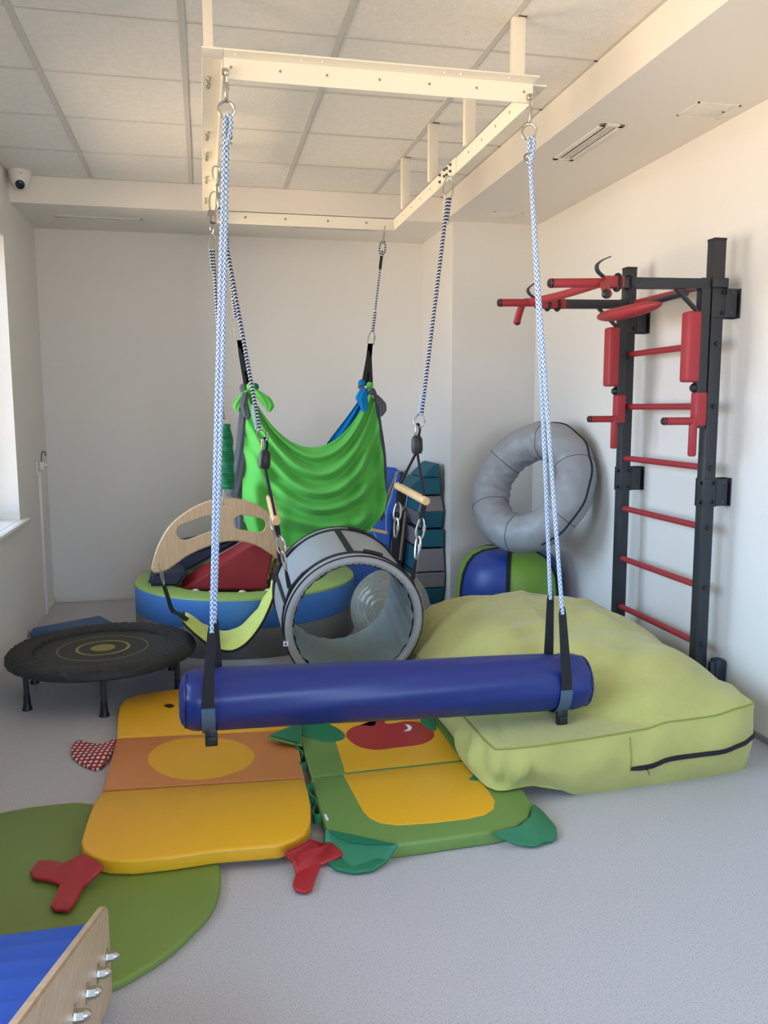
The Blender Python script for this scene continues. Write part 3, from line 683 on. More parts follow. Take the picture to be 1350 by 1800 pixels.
# folded over top hem
# gathers, knots and tails
def leafy(pts, widths, t, m, nm, wdir=(1, 0, 0), puff=0.012):
    C_ = cr(pts, 6); n = len(C_); ws = []
    for i in range(n):
        s_ = i/(n-1)*(len(widths)-1); j = min(int(s_), len(widths)-2); ws.append(widths[j]+(widths[j+1]-widths[j])*(s_-j))
    wd = Vector(wdir).normalized()
    def fn(u, v):
        i = min(n-1, int(round(v*(n-1)))); p = C_[i]; c = u*2*PI
        return p+wd*(ws[i]/2*math.cos(c)*(1+0.08*math.sin(c*5+i)))+Vector((0, 1, 0))*(t*0.5*math.sin(c)+puff*0.25*math.sin(c*6+i*0.4))
    return part(nm, MB().grid(fn, 30, n-1), m, HM, auto=False)
# charcoal outer layer down the left and right
leafy([(0.257, 5.2, 1.561), (0.237, 5.2, 1.316), (0.207, 5.2, 1.068), (0.182, 5.2, 0.918)], [0.05, 0.07, 0.085, 0.095], 0.05, GREYF, 'charcoal_layer')
leafy([(0.183, 5.22, 0.931), (0.203, 5.22, 0.872), (0.191, 5.22, 0.822), (0.202, 5.22, 0.687)], [0.085, 0.05, 0.07, 0.05], 0.03, mat('charcoal_knot_cloth', (118, 122, 136), 0.85), 'tied_end')
leafy([(0.208, 5.25, 1.028), (0.177, 5.25, 0.793), (0.215, 5.25, 0.719), (0.271, 5.25, 0.68)], [0.05, 0.06, 0.11, 0.06], 0.05, GREENF, 'green_tail')
leafy([(1.074, 5.22, 1.526), (1.111, 5.22, 1.307), (1.14, 5.22, 1.048), (1.128, 5.22, 0.73)], [0.04, 0.045, 0.04, 0.02], 0.03, GREYF, 'charcoal_layer')
leafy([(1.053, 5.1, 1.553), (1.085, 5.08, 1.504), (1.103, 5.08, 1.454), (1.092, 5.08, 1.411)], [0.025, 0.06, 0.05, 0.008], 0.025, GREYF, 'charcoal_tail')
# azure inner layer
AZ0 = edge([(1.015, 5.24, 1.563), (0.913, 5.26, 1.418), (0.812, 5.26, 1.291), (0.718, 5.26, 1.164)])
AZ1 = edge([(1.045, 5.24, 1.563), (0.983, 5.24, 1.308), (0.907, 5.24, 1.162), (0.824, 5.24, 1.016)])
part('azure_layer', MB().grid(lambda u, v: lerp(AZ0(v), AZ1(v), u)+Vector((0, 0.012*math.sin(u*18), 0)), 24, 30), BLUEF, HM, auto=False)
leafy([(0.984, 5.08, 1.588), (0.965, 5.06, 1.525), (0.979, 5.06, 1.472), (0.976, 5.06, 1.44)], [0.045, 0.075, 0.05, 0.01], 0.04, BLUEF, 'azure_tail')
# green bow loops at the left knot
leafy([(0.27, 5.1, 1.576), (0.228, 5.1, 1.532), (0.206, 5.1, 1.484), (0.208, 5.1, 1.443)], [0.03, 0.05, 0.06, 0.02], 0.03, GREENF, 'green_loop')
leafy([(0.303, 5.08, 1.58), (0.349, 5.07, 1.535), (0.389, 5.07, 1.484), (0.392, 5.07, 1.442)], [0.03, 0.085, 0.07, 0.015], 0.04, GREENF, 'green_loop')
leafy([(0.251, 5.08, 1.559), (0.242, 5.07, 1.484), (0.258, 5.07, 1.429), (0.264, 5.07, 1.395)], [0.03, 0.055, 0.05, 0.01], 0.04, GREYF, 'charcoal_tail')
for p, r, m, nm in (((0.287, 5.1, 1.594), 0.026, GREENF, 'green_knot'), ((0.247, 5.13, 1.584), 0.028, GREYF, 'charcoal_knot'), ((0.316, 5.13, 1.594), 0.022, DGREENF, 'green_knot'),
                    ((1.024, 5.1, 1.603), 0.022, GREENF, 'green_knot'), ((0.977, 5.12, 1.617), 0.024, BLUEF, 'azure_knot'), ((1.046, 5.12, 1.568), 0.02, GREYF, 'charcoal_knot')):
    part(nm, MB().ball(p, r, 18, 12, sc=(1.0, 0.8, 1.1)), m, HM)
part('knot_band', MB().tube(cr([(0.948, 5.08, 1.598), (0.982, 5.07, 1.581), (1.018, 5.07, 1.56), (1.058, 5.09, 1.56)], 5), 0.011, 8), GREYF, HM)
for side in (0, 1):
    if side == 0:
        hook = Vector((0.145, 5.15, 2.579)); r0 = Vector((0.153, 5.15, 2.484)); r1 = Vector((0.207, 5.15, 2.003)); c1 = Vector((0.228, 5.15, 1.875)); s1 = Vector((0.27, 5.15, 1.609)); kx = 0.0
    else:
        hook = Vector((1.136, 5.15, 2.582)); r0 = Vector((1.121, 5.15, 2.465)); r1 = Vector((1.054, 5.15, 1.94)); c1 = Vector((1.039, 5.15, 1.866)); s1 = Vector((1.02, 5.15, 1.604)); kx = 0.0
    part('carabiner', carabiner(MB(), hook, r0+Vector((0, 0, 0.012)), 0.03, 0.0035, (0.5, 1, 0)), STEEL, HM)
    part('rope_eye', MB().tube(cr([lerp(r0, r1, 0.12), lerp(r0, r1, 0.06)+Vector((0.018, 0, 0)), r0+Vector((0.012, 0, 0.02)), r0+Vector((-0.012, 0, 0.02)), lerp(r0, r1, 0.06)+Vector((-0.018, 0, 0)), lerp(r0, r1, 0.13)], 5), 0.006, 8), ROPED, HM)
    part('rope_whipping', MB().tube(line(lerp(r0, r1, 0.12), lerp(r0, r1, 0.27), 4), 0.0095, 8), STRAP, HM)
    part('rope', MB().tube(line(lerp(r0, r1, 0.05), r1, 30), 0.0068, 8), ROPED, HM)
    part('rope_splice', MB().tube(line(lerp(r0, r1, 0.76), r1, 8), 0.0105, 8), ROPED, HM)
    part('carabiner', carabiner(MB(), r1+Vector((0, 0, 0.006)), c1+Vector((0, 0, -0.012)), 0.046, 0.0035, (1, 0, 0)), STEEL, HM)
    part('strap', MB().ribbon([c1, lerp(c1, s1, 0.35)+Vector((-0.004, 0, 0)), s1+Vector((-0.022 if side else -0.004, 0, 0))], (1, 0, 0), [0.03, 0.034, 0.04], 0.008), STRAP, HM)
    part('strap', MB().ribbon([c1, lerp(c1, s1, 0.35), s1+Vector((0.018, 0, -0.01))], (1, 0, 0), [0.03, 0.03, 0.034], 0.008), STRAP, HM)

# ------------------------------------------------------------------ half-moon board swing
MS = thing('moon_board_swing', 'arched birch plywood board with two grip slots and lime plush sling, left of the barrel', 'swing', (0.1, 4.5, 0.12))
YM = 4.5
def plate(outline, holes, t, y, bev=0.003):
    """flat board in the xz plane with holes, rounded edges"""
    cu = bpy.data.curves.new('plate', 'CURVE'); cu.dimensions = '2D'; cu.fill_mode = 'BOTH'; cu.extrude = t/2-bev; cu.bevel_depth = bev; cu.bevel_resolution = 2
    for lp in [outline]+holes:
        sp = cu.splines.new('POLY'); sp.points.add(len(lp)-1); sp.use_cyclic_u = True
        for i, p in enumerate(lp): sp.points[i].co = (p[0], p[2], 0, 1)
    ob = bpy.data.objects.new('plate', cu); COL.objects.link(ob)
    dg = bpy.context.evaluated_depsgraph_get(); me = bpy.data.meshes.new_from_object(ob.evaluated_get(dg))
    m = MB(); m.add([Vector((v.co.x, y-v.co.z, v.co.y)) for v in me.vertices], [tuple(p.vertices) for p in me.polygons], 0, True)
    bpy.data.objects.remove(ob); bpy.data.curves.remove(cu); bpy.data.meshes.remove(me)
    return m
out = cr([(-0.289, 4.5, 0.607), (-0.261, 4.5, 0.717), (-0.189, 4.5, 0.838), (-0.088, 4.5, 0.918), (0.018, 4.5, 0.965), (0.115, 4.5, 0.977), (0.212, 4.5, 0.959), (0.303, 4.5, 0.913), (0.37, 4.5, 0.832), (0.408, 4.5, 0.732), (0.426, 4.5, 0.658), (0.406, 4.5, 0.624), (0.354, 4.5, 0.664), (0.268, 4.5, 0.722), (0.17, 4.5, 0.751), (0.072, 4.5, 0.748), (-0.029, 4.5, 0.717), (-0.12, 4.5, 0.674), (-0.196, 4.5, 0.621), (-0.245, 4.5, 0.599)], 5, closed=True)
def stadium(p, q, r, n=8):
    p = Vector(p); q = Vector(q); d = (q-p).normalized(); nn = Vector((-d.z, 0, d.x)); o = []
    for k in range(n+1): a = PI/2+PI*k/n; o.append(p+d*(r*math.cos(a))+nn*(r*math.sin(a)))
    for k in range(n+1): a = -PI/2+PI*k/n; o.append(q+d*(r*math.cos(a))+nn*(r*math.sin(a)))
    return o
holes = [stadium((-0.116, 4.5, 0.805), (0.008, 4.5, 0.847), 0.048), stadium((0.184, 4.5, 0.848), (0.276, 4.5, 0.829), 0.044), stadium((-0.255, 4.5, 0.633), (-0.254, 4.5, 0.633), 0.007), stadium((0.093, 4.5, 0.95), (0.094, 4.5, 0.95), 0.007)]
part('arch_board', plate(out, holes, 0.02, YM), PLYH, MS)
part('edge_veneer', MB().tube([Vector((p.x, YM, p.z)) for p in out], 0.0085, 6, closed=True), PLYE, MS)
hk = Vector((0.087, 4.5, 2.572)); r0 = Vector((0.082, 4.5, 2.305)); r1 = Vector((0.102, 4.5, 1.403))
part('carabiner', carabiner(MB(), (0.094, 4.5, 2.575), (0.075, 4.5, 2.47), 0.05, 0.004, (1, 0, 0), False), STEEL, MS)
part('swivel', MB().lathe([(0, 0.045), (0.02, 0.04), (0.024, 0.01), (0.024, -0.02), (0.012, -0.03), (0.012, -0.045), (0, -0.045)], (0.073, 4.5, 2.44), (0, 0, 1), 12, smooth=False), STEEL, MS)
part('shackle', MB().ring((0.072, 4.5, 2.385), (1, 0.4, 0), 0.022, 0.004, 20, 6), STEEL, MS)
part('carabiner', carabiner(MB(), (0.072, 4.5, 2.37), (0.075, 4.5, 2.275), 0.052, 0.0035, (1, 0, 0)), STEEL, MS)
part('rope', MB().tube(line((0.075, 4.5, 2.285), r1, 40), 0.0085, 10), ROPED, MS)
part('rope_splice', MB().tube([lerp((0.075, 4.5, 2.285), r1, 0.0)+Vector((-0.014, 0, 0)), lerp((0.075, 4.5, 2.285), r1, 0.12)+Vector((-0.012, 0, 0))], 0.007, 8), ROPED, MS)
t0, t1 = Vector((0.116, 4.5, 1.382)), Vector((0.101, 4.5, 1.03))
part('carabiner', carabiner(MB(), r1+Vector((0, 0, 0.03)), t0+Vector((0, 0, -0.03)), 0.034, 0.0035, (1, 0, 0)), STEEL, MS)
nn = 120; T_ = (t1-t0).length
pf = [((0.010 if (k in (0, nn)) else 0.022+0.012*smooth(0, 0.35, k/nn)+0.0045*abs(math.sin(k*0.62))+0.002*math.sin(k*1.7)), -T_*k/nn) for k in range(nn+1)]
part('gathered_sleeve', MB().lathe(pf, t0, (0, 0.0, 1), 22, fn=lambda a, r, h: (r*(1+0.09*math.sin(3*a+h*60)), h)), DGREENF, MS)
part('carabiner', carabiner(MB(), t1+Vector((0, 0, 0.01)), Vector((0.095, 4.5, 0.938)), 0.026, 0.0035, (1, 1, 0)), STEEL, MS)
# sling
e0 = Vector((-0.255, 4.5, 0.633)); b0 = Vector((-0.236, 4.5, 0.52))
part('carabiner', carabiner(MB(), e0+Vector((0, 0, 0.008)), b0, 0.024, 0.0045, (0.4, 1, 0)), STEEL, MS)
part('sling_strap', MB().ribbon(cr([b0, (-0.216, 4.47, 0.457), (-0.194, 4.45, 0.388), (-0.155, 4.42, 0.372), (-0.114, 4.4, 0.343)], 4), (0.6, 1, 0.3), 0.03, 0.005), STRAP, MS)
cl = cr([(-0.14, 4.5, 0.335), (-0.072, 4.5, 0.274), (0.017, 4.5, 0.21), (0.109, 4.5, 0.188), (0.194, 4.5, 0.228), (0.271, 4.5, 0.314), (0.33, 4.5, 0.415), (0.37, 4.5, 0.51)], 8)
nC = len(cl)-1
def sl(u, v, side):
    i = v*nC; j = min(int(i), nC-1); p = lerp(cl[j], cl[j+1], i-j); tg = (cl[j+1]-cl[j]).normalized(); nrm = Vector((-tg.z, 0, tg.x))
    w = 0.205*(math.sin(PI*min(1, max(0, v*0.82+0.14)))**0.7)
    q = p+Vector((0, (u-0.5)*2*w, 0))
    th = 0.026*(1-(2*u-1)**2)**0.7*(0.45+0.55*abs(math.sin(v*PI*5.5)))+0.003
    return q+nrm*(th*side)
part('sling_cushion', MB().grid(lambda u, v: sl(u, v, 1), 14, 70).grid(lambda u, v: sl(1-u, v, -1), 14, 70, mi=1), [SUEDE2, mat('tan_backing', (190, 182, 120), 0.85)], MS)
for u in (0.0, 1.0): part('cushion_piping', MB().tube([sl(u, k/60, 0) for k in range(61)], 0.007, 6), STRAP, MS)
rr0 = Vector((0.413, 4.5, 0.643)); rr1 = Vector((0.37, 4.5, 0.51))
part('sling_strap', MB().ribbon([rr0, lerp(rr0, rr1, 0.5), rr1], (0, 1, 0), 0.03, 0.005), STRAP, MS)
# ------------------------------------------------------------------ mini trampoline
TR = thing('mini_trampoline', 'round black mini trampoline with lime target rings, standing by the left wall', 'trampoline', (-0.55, 4.40, 0))
cx, cy, zt = -0.55, 4.40, 0.228
RT = 0.475
part('padded_cover', MB().lathe([(0.335, -0.006), (0.34, 0.006), (0.37, 0.012), (0.42, 0.013), (0.455, 0.008), (0.472, -0.008), (0.474, -0.03), (0.468, -0.038), (0.462, -0.03), (0.455, -0.012), (0.40, -0.006), (0.335, -0.006)], (cx, cy, zt), n=200,
     fn=lambda a, r, h: (r+(0.004*math.sin(a*41) if r < 0.36 else 0.0015*math.sin(a*37)), h+(0.0035*math.sin(a*53+r*60)+0.002*math.sin(a*97) if r < 0.46 and h > 0 else 0))), TRAMPB, TR)
jm = part('jumping_mat', MB().lathe([(0, -0.008), (0.1, -0.008), (0.2, -0.008), (0.352, -0.008), (0.352, -0.011), (0, -0.011)], (cx, cy, zt), n=64), TRAMPM, TR)
def disc_ring(r0, r1): return MB().lathe([(r0, -0.0078), (r0, -0.0068), (r1, -0.0068), (r1, -0.0078)], (cx, cy, zt), n=64, smooth=False)
part('target_disc', MB().lathe([(0, -0.0068), (0.062, -0.0068), (0.062, -0.0078)], (cx, cy, zt), n=48, smooth=False), LIMEP, jm)
part('target_ring', disc_ring(0.122, 0.137), LIMEP, jm)
part('target_ring', disc_ring(0.2235, 0.2285), LIMEP, jm)
part('rim_tube', MB().ring((cx, cy, zt-0.026), (0, 0, 1), 0.455, 0.011, 64, 8), BLACKM, TR)
for k in range(6):
    a = math.radians(-84+60*k); r_ = 0.415; x, y = cx+r_*math.cos(a), cy+r_*math.sin(a)
    lg = part('leg', MB().tube([(x, y, zt-0.03), (x, y, 0.03)], 0.0135, 12).beam((x, y, zt-0.03), (cx+0.455*math.cos(a), cy+0.455*math.sin(a), zt-0.026), 0.02, 0.02), BLACKM, TR)
    part('rubber_foot', MB().lathe([(0, 0.075), (0.016, 0.075), (0.0165, 0.05), (0.019, 0.02), (0.024, 0.006), (0.024, 0), (0, 0)], (x, y, 0), n=16), BLACKP, lg)

# folded blue gym mat behind the trampoline
m = MB().pad([(-1.13, 5.50, 0.045), (-0.60, 5.56, 0.045), (-0.74, 5.84, 0.045), (-1.13, 5.60, 0.045)], 0.044, 0.01)
single('floor_mat', m, mat('dull_blue_vinyl', (66, 98, 152), 0.55), 'flat blue gym mat on the floor behind the trampoline at the left wall', 'mat')

# ------------------------------------------------------------------ ball pool
BP = thing('ball_pool', 'round foam ball pool, green rim over blue and grey wall, at the back wall', 'ball pool', (0.25, 5.455, 0))
px, py, HR = 0.25, 5.455, 0.365
part('grey_wall', MB().lathe([(0.60, 0.0), (0.712, 0.0), (0.716, 0.006), (0.716, 0.174), (0.712, 0.18), (0.60, 0.18)], (px, py, 0), n=96), POOLK, BP)
part('blue_wall', MB().lathe([(0.60, 0.181), (0.712, 0.181), (0.717, 0.187), (0.717, HR-0.02), (0.714, HR-0.012), (0.60, HR-0.012)], (px, py, 0), n=96), POOLB, BP)
part('green_rim', MB().lathe([(0.52, 0.05), (0.52, HR-0.015), (0.526, HR-0.004), (0.54, HR), (0.70, HR), (0.712, HR-0.004), (0.716, HR-0.014)], (px, py, 0), n=96), POOLG, BP)
part('inner_base', MB().lathe([(0, 0.01), (0.53, 0.01), (0.53, 0.06), (0, 0.06)], (px, py, 0), n=64), POOLB, BP)
# balls
random.seed(21)
BC = {'white': (222, 214, 204), 'cream': (222, 202, 168), 'orange': (224, 146, 74), 'red': (190, 46, 40), 'yellow': (226, 196, 70), 'clear grey': (176, 178, 172)}
def pball(p, cname, lab):
    m = MB().ball((0, 0, 0), 0.032, 16, 10); m2 = MB(); m2.v = [v+Vector(p) for v in m.v]; m2.f, m2.uv, m2.mi, m2.sm = m.f, m.uv, m.mi, m.sm
    return single('play_ball', m2, mat('ball_'+cname.replace(' ', '_'), BC[cname], 0.35), lab, 'ball', Vector(p)-Vector((0, 0, 0.032)), 'play balls in the pool')
BALLS = []
for x in (-0.08, 0.02, 0.115, 0.20, 0.285, 0.36, 0.44, 0.53): BALLS.append((x, 5.458-math.sqrt(0.482**2-(x-0.25)**2), 0.326+0.006*math.sin(x*40)))
for q, (n_, z_) in enumerate(((5, 0.297), (4, 0.350), (3, 0.402), (2, 0.452))):
    for a_ in range(n_):
        for b_ in range(4-q): BALLS.append((0.418+0.0645*b_+0.014*q, 5.22+0.066*a_+0.033*q+0.006*b_, z_))
for x in (-0.12, 0.02, 0.16, 0.30): BALLS.append((x, 5.86-0.2*abs(x-0.1), 0.30))
part('pool_filling', MB().lathe([(0, 0.262), (0.51, 0.262), (0.51, 0.1), (0, 0.1)], (px, py, 0), n=48), mat('pool_liner_cloth', (150, 140, 128), 0.9), BP)
for i, p in enumerate(BALLS):
    front = p[1] < 5.10; back = p[1] > 5.6
    cn = random.choice(['orange', 'cream', 'yellow']) if front else random.choice(['white', 'white', 'cream', 'white', 'clear grey', 'cream', 'red'])
    pball(p, cn, '%s plastic play ball %s' % (cn, 'peeking over the front rim of the ball pool' if front else 'behind the red wedge in the ball pool' if back else 'in the pile right of the red wedge'))
# red wedge block
w = MB()
fr_ = [(-0.171, 5.22, 0.331), (0.293, 5.22, 0.603), (0.422, 5.22, 0.58), (0.355, 5.22, 0.304)]
bk_ = [Vector(p)+Vector((-0.015, 0.33, 0.0)) for p in fr_]
bm_ = bmesh.new(); vs = [bm_.verts.new(p) for p in list(map(Vector, fr_))+bk_]
for f in ((0, 3, 2, 1), (4, 5, 6, 7), (0, 1, 5, 4), (1, 2, 6, 5), (2, 3, 7, 6), (3, 0, 4, 7)): bm_.faces.new([vs[k] for k in f])
bmesh.ops.bevel(bm_, geom=bm_.edges[:], offset=0.012, segments=3, affect='EDGES')
w.bm(bm_, 0, True)
single('wedge_block', w, mat('deep_red_vinyl', (150, 30, 38), 0.45), 'deep red vinyl wedge block sitting in the round ball pool', 'foam block')
# navy folded pad
def slab(p0, p1, y0, y1, t, bev=0.03):
    p0 = Vector(p0); p1 = Vector(p1); d = (p1-p0).normalized(); nn = Vector((-d.z, 0, d.x))
    bm_ = bmesh.new(); vs = [bm_.verts.new(Vector((q.x, y, q.z))) for y in (y0, y1) for q in (p0, p1, p1+nn*t, p0+nn*t)]
    for f in ((0, 1, 2, 3), (4, 7, 6, 5), (0, 4, 5, 1), (1, 5, 6, 2), (2, 6, 7, 3), (3, 7, 4, 0)): bm_.faces.new([vs[k] for k in f])
    bmesh.ops.bevel(bm_, geom=bm_.edges[:], offset=bev, segments=4, affect='EDGES')
    return MB().bm(bm_, 0, True)
NP = thing('folded_pad', 'dark navy padded cover folded double on the left rim of the ball pool', 'pad', (-0.2, 5.7, 0.37))
part('lower_fold', prism_y([(-0.372, 5.2, 0.367), (-0.367, 5.2, 0.414), (-0.338, 5.2, 0.441), (-0.211, 5.2, 0.45), (-0.125, 5.2, 0.431), (-0.19, 5.2, 0.351)], 5.19, 5.6, 0.022), NAVYV, NP)
part('upper_fold', prism_y([(-0.375, 5.45, 0.408), (-0.358, 5.45, 0.49), (-0.292, 5.45, 0.532), (-0.053, 5.45, 0.568), (0.243, 5.45, 0.61), (0.265, 5.45, 0.594), (0.204, 5.45, 0.55), (-0.132, 5.45, 0.374), (-0.276, 5.45, 0.381)], 5.60, 5.95, 0.022), NAVYV, NP)

# ------------------------------------------------------------------ clear exercise ball
EB = thing('exercise_ball', 'large clear grooved exercise ball on floor, seen through and right of the grey barrel', 'ball', (1.085, 4.8, 0))
def gr(a, r, h): return r, h
RB = 0.242; pf = []
tilt = Vector((-0.38, -0.88, 0.12)).normalized()
for k in range(121):
    t = PI*k/120; rr = RB+0.0035*max(0, math.sin(t*46))**2*(1 if 0.25 < t < 2.8 else 0); pf.append((rr*math.sin(t), rr*math.cos(t)))
part('ball_skin', MB().lathe(pf, (1.085, 4.8, RB+0.002), tilt, 72), BALLM, EB)
part('valve', MB().lathe([(0, 0.004), (0.010, 0.004), (0.012, 0)], Vector((1.085, 4.8, RB+0.002))+tilt*(RB-0.001), tilt, 14), BALLM, EB)

# ------------------------------------------------------------------ crash bag
BG = thing('crash_bag', 'large lime suede crash cushion with black zip, on floor in front of the wall bars', 'cushion', (1.6, 3.5, 0))
def foot(s, t):
    """s 0..1 left to right, t 0..1 front to back"""
    fl = Vector((0.985, 2.70, 0)); fr = Vector((2.175, 2.76, 0)); bl = Vector((1.0, 4.32, 0)); br = Vector((2.19, 4.36, 0))
    return lerp(lerp(fl, fr, s), lerp(bl, br, s), t)
def bagp(s, t, lev):
    """lev 0 bottom seam .. 1 top seam; the outline swells between the seams"""
    p = foot(s, t)
    return p
def zin(x): return 0.058*(1-smooth(1.20, 1.36, x)) if True else 0
def bag_top(s, t):
    e = min(1.0, min(s, 1-s)/0.32); tt = max(0.0, t-0.17*smooth(0.62, 0.30, s))/(1-0.17*smooth(0.62, 0.30, s)); g = min(1.0, min(tt, 1-tt)/0.34)
    b = (1-(1-e)**2.2)*(1-(1-g)**2.4)
    z_ = 0.222+0.065*s*s*(1-t)+0.03*t+0.235*b*(0.72+0.28*smooth(0, 0.8, t))
    z_ += 0.05*smooth(0.75, 0.95, t)*smooth(1.0, 0.9, t)*smooth(0.0, 0.15, s)
    far = smooth(0.22, 0.40, t+0.5*smooth(0.4, 0.7, s))
    z_ += (0.010*math.sin(9*s+4*t)*math.sin(7*t+1)*b+0.006*math.sin(17*s-11*t+2)*b)*far
    q = Vector((s*1.15, t*1.62, 0.3))
    w_ = noise.noise(q*2.6+Vector((3, 1, 0))); w2 = noise.noise(q*5.5+Vector((w_*1.5, w_, 7)))
    z_ += far*(0.016*w_+0.013*(abs(w2)*2-0.5))
    z_ -= 0.012*math.exp(-((t-0.55-0.16*math.sin(3*s+0.4))/0.02)**2)*smooth(0.3, 0.6, s)
    z_ += 0.014*math.exp(-((s-0.30-0.3*t)/0.03)**2)*b*far
    z_ -= 0.010*math.exp(-((s-0.05-0.35*t)/0.012)**2)*smooth(0.0, 0.05, t)*smooth(0.3, 0.1, t)
    return z_
N_, M_ = 70, 90
def top(u, v): 
    p = foot(u, v); p.z = bag_top(u, v)
    # round the corners of the footprint
    cxx, cyy = abs(u-0.5)*2, abs(v-0.5)*2
    k = max(0, cxx**6+cyy**6-1); p -= (p-foot(0.5, 0.5))*0.09*k*Vector((1, 1, 0)).length/1.414*0.6
    return p
bt = MB(); bt.grid(lambda u, v: top(u, v), N_, M_)
part('top_panel', bt, SUEDE, BG, auto=False)
# side walls: four strips, top seam to bottom
per = [(k/40, 0.0) for k in range(40)]+[(1.0, k/50) for k in range(50)]+[(1-k/40, 1.0) for k in range(40)]+[(0.0, 1-k/50) for k in range(50)]
def sidep(i, w):
    s, t = per[i % len(per)]; p = top(s, t); c = foot(0.5, 0.5)
    nn = Vector((0, -1, 0)) if (t == 0 and 0 <= s < 1) else Vector((1, 0, 0)) if (s == 1.0 and t < 1) else Vector((0, 1, 0)) if t == 1.0 else Vector((-1, 0, 0))
    cor = 1-smooth(0, 0.10, min(min(s, 1-s) if t in (0.0, 1.0) else min(t, 1-t), 1))
    zb = zin(p.x); z0 = p.z
    q = Vector((p.x, p.y, z0*(1-w)+zb*w))
    bulge = 0.032*math.sin(PI*w)*(1-0.8*cor)+0.008*math.sin(i*0.55)*math.sin(PI*w)*math.sin(3*w+i*0.1)
    rn = noise.noise(Vector((p.x*7, p.y*7, w*1.6))); bulge += 0.020*rn*math.sin(PI*w)
    if t < 0.22 and s < 0.14: bulge += 0.020*math.sin((s+t)*70+3*w)*math.sin(PI*w)+0.035*w*w*smooth(0.14, 0.0, s)
    q += nn*bulge; q -= nn*0.02*w
    return q
m = MB(); n = len(per)
vs = [sidep(i, w/14) for i in range(n) for w in range(15)]
m.add(vs, [(i*15+w, i*15+w+1, ((i+1) % n)*15+w+1, ((i+1) % n)*15+w) for i in range(n) for w in range(14)], 0, True)
part('side_panel', m, SUEDE, BG, auto=False)
bm2 = MB(); bm2.add([vs[i*15+14]+Vector((0, 0, 0)) for i in range(n)], [tuple(range(n))[::-1]]); part('base_panel', bm2, SUEDE, BG)
SEAM = mat('olive_stitching', (138, 146, 66), 0.9)
part('seam', MB().tube([sidep(i, 0.0)+Vector((0, 0, 0.001)) for i in range(n)], 0.0035, 6, closed=True), SEAM, BG)
part('seam', MB().tube([sidep(19, w/14)+Vector((0, -0.001, 0)) for w in range(1, 10)], 0.0025, 6), SEAM, BG)
zp = [sidep(19+k, 0.585-0.004*k)+Vector((0, -0.003, 0)) for k in range(0, 21)]+[sidep(40+k, 0.50-0.03*k)+Vector((0.003, 0, 0)) for k in range(0, 3)]
part('zip', MB().ribbon(zp, (0, 0, 1), [0.012]+[0.018]*(len(zp)-2)+[0.014], 0.006), STRAP, BG, label='black zip along the front side')
part('zip_puller', MB().beam(zp[2]+Vector((0, -0.006, 0)), zp[2]+Vector((0.012, -0.008, -0.028)), 0.006, 0.002), BLACKP, BG)

# ------------------------------------------------------------------ floor mats
def off(x, y): return 0.027*smooth(3.12, 2.98, y)*smooth(0.05, 0.0, 0)
def lift(pts, dz=None): return [Vector((p[0], p[1], p[2]+0.027*smooth(3.06, 2.85, p[1])*(1 if p[0] < 0.4 else 0))) for p in pts]
single('floor_mat', MB().pad(cr([(-1.038, 2.916, 0.025), (-0.757, 3.023, 0.025), (-0.588, 3.047, 0.025), (-0.435, 3.017, 0.025), (-0.153, 2.789, 0.025), (-0.01, 2.576, 0.025), (0.01, 2.421, 0.025), (-0.012, 2.292, 0.025), (-0.062, 2.199, 0.025), (-0.135, 2.104, 0.025), (-0.204, 2.046, 0.025), (-0.274, 2.005, 0.025), (-0.42, 1.99, 0.025), (-0.75, 2.02, 0.025), (-1.02, 2.2, 0.025)], 6, closed=True), 0.025, 0.008), OLIV,
       'large round olive green floor mat under the duck mat at left', 'mat')
DK = thing('duck_mat', 'yellow and orange duck shaped folding floor mat with red feet and dotted wing', 'mat', (-0.03, 3.3, 0))
def mm(pts, t, bev, m_, nm, sm=0, **k): return part(nm, MB().pad(cr(pts, 5, closed=True) if sm else pts, t, bev), m_, DK, **k)
near = lift([(-0.409, 3.06, 0.05), (-0.424, 2.933, 0.05), (-0.428, 2.764, 0.05), (-0.428, 2.653, 0.05), (-0.414, 2.601, 0.05), (-0.38, 2.553, 0.05), (-0.33, 2.516, 0.05), (-0.253, 2.495, 0.05), (-0.141, 2.493, 0.05), (-0.002, 2.502, 0.05), (0.105, 2.495, 0.05), (0.195, 2.489, 0.05), (0.248, 2.509, 0.05), (0.284, 2.544, 0.05), (0.315, 2.624, 0.05), (0.33, 2.743, 0.05), (0.334, 2.861, 0.05), (0.337, 2.989, 0.05)])
# bottom follows: thickness reaches the green mat at the near end
mm(near, 0.05, 0.009, YELV, 'yellow_section')
mid = lift([(-0.408, 3.566, 0.05), (-0.409, 3.079, 0.05), (0.339, 3.009, 0.05), (0.359, 3.49, 0.05)])
mm(mid, 0.05, 0.009, ORAV, 'orange_section')
mm([(-0.407, 3.578, 0.05), (-0.427, 3.812, 0.05), (-0.434, 3.962, 0.05), (-0.421, 4.054, 0.05), (-0.366, 4.108, 0.05), (-0.231, 4.154, 0.05), (-0.08, 4.17, 0.05), (0.2, 4.12, 0.05), (0.32, 4.0, 0.05), (0.35, 3.8, 0.05), (0.36, 3.503, 0.05)], 0.05, 0.009, YELV, 'head_section')
bel = [Vector(p)+Vector((0, 0, 0.002)) for p in cr([(-0.26, 3.296, 0.05), (-0.241, 3.418, 0.05), (-0.16, 3.491, 0.05), (-0.042, 3.49, 0.05), (0.084, 3.43, 0.05), (0.155, 3.317, 0.05), (0.158, 3.213, 0.05), (0.099, 3.114, 0.05), (0.007, 3.078, 0.05), (-0.1, 3.087, 0.05), (-0.198, 3.16, 0.05)], 5, closed=True)]
mm(bel, 0.004, 0.0015, YELV, 'belly_patch')
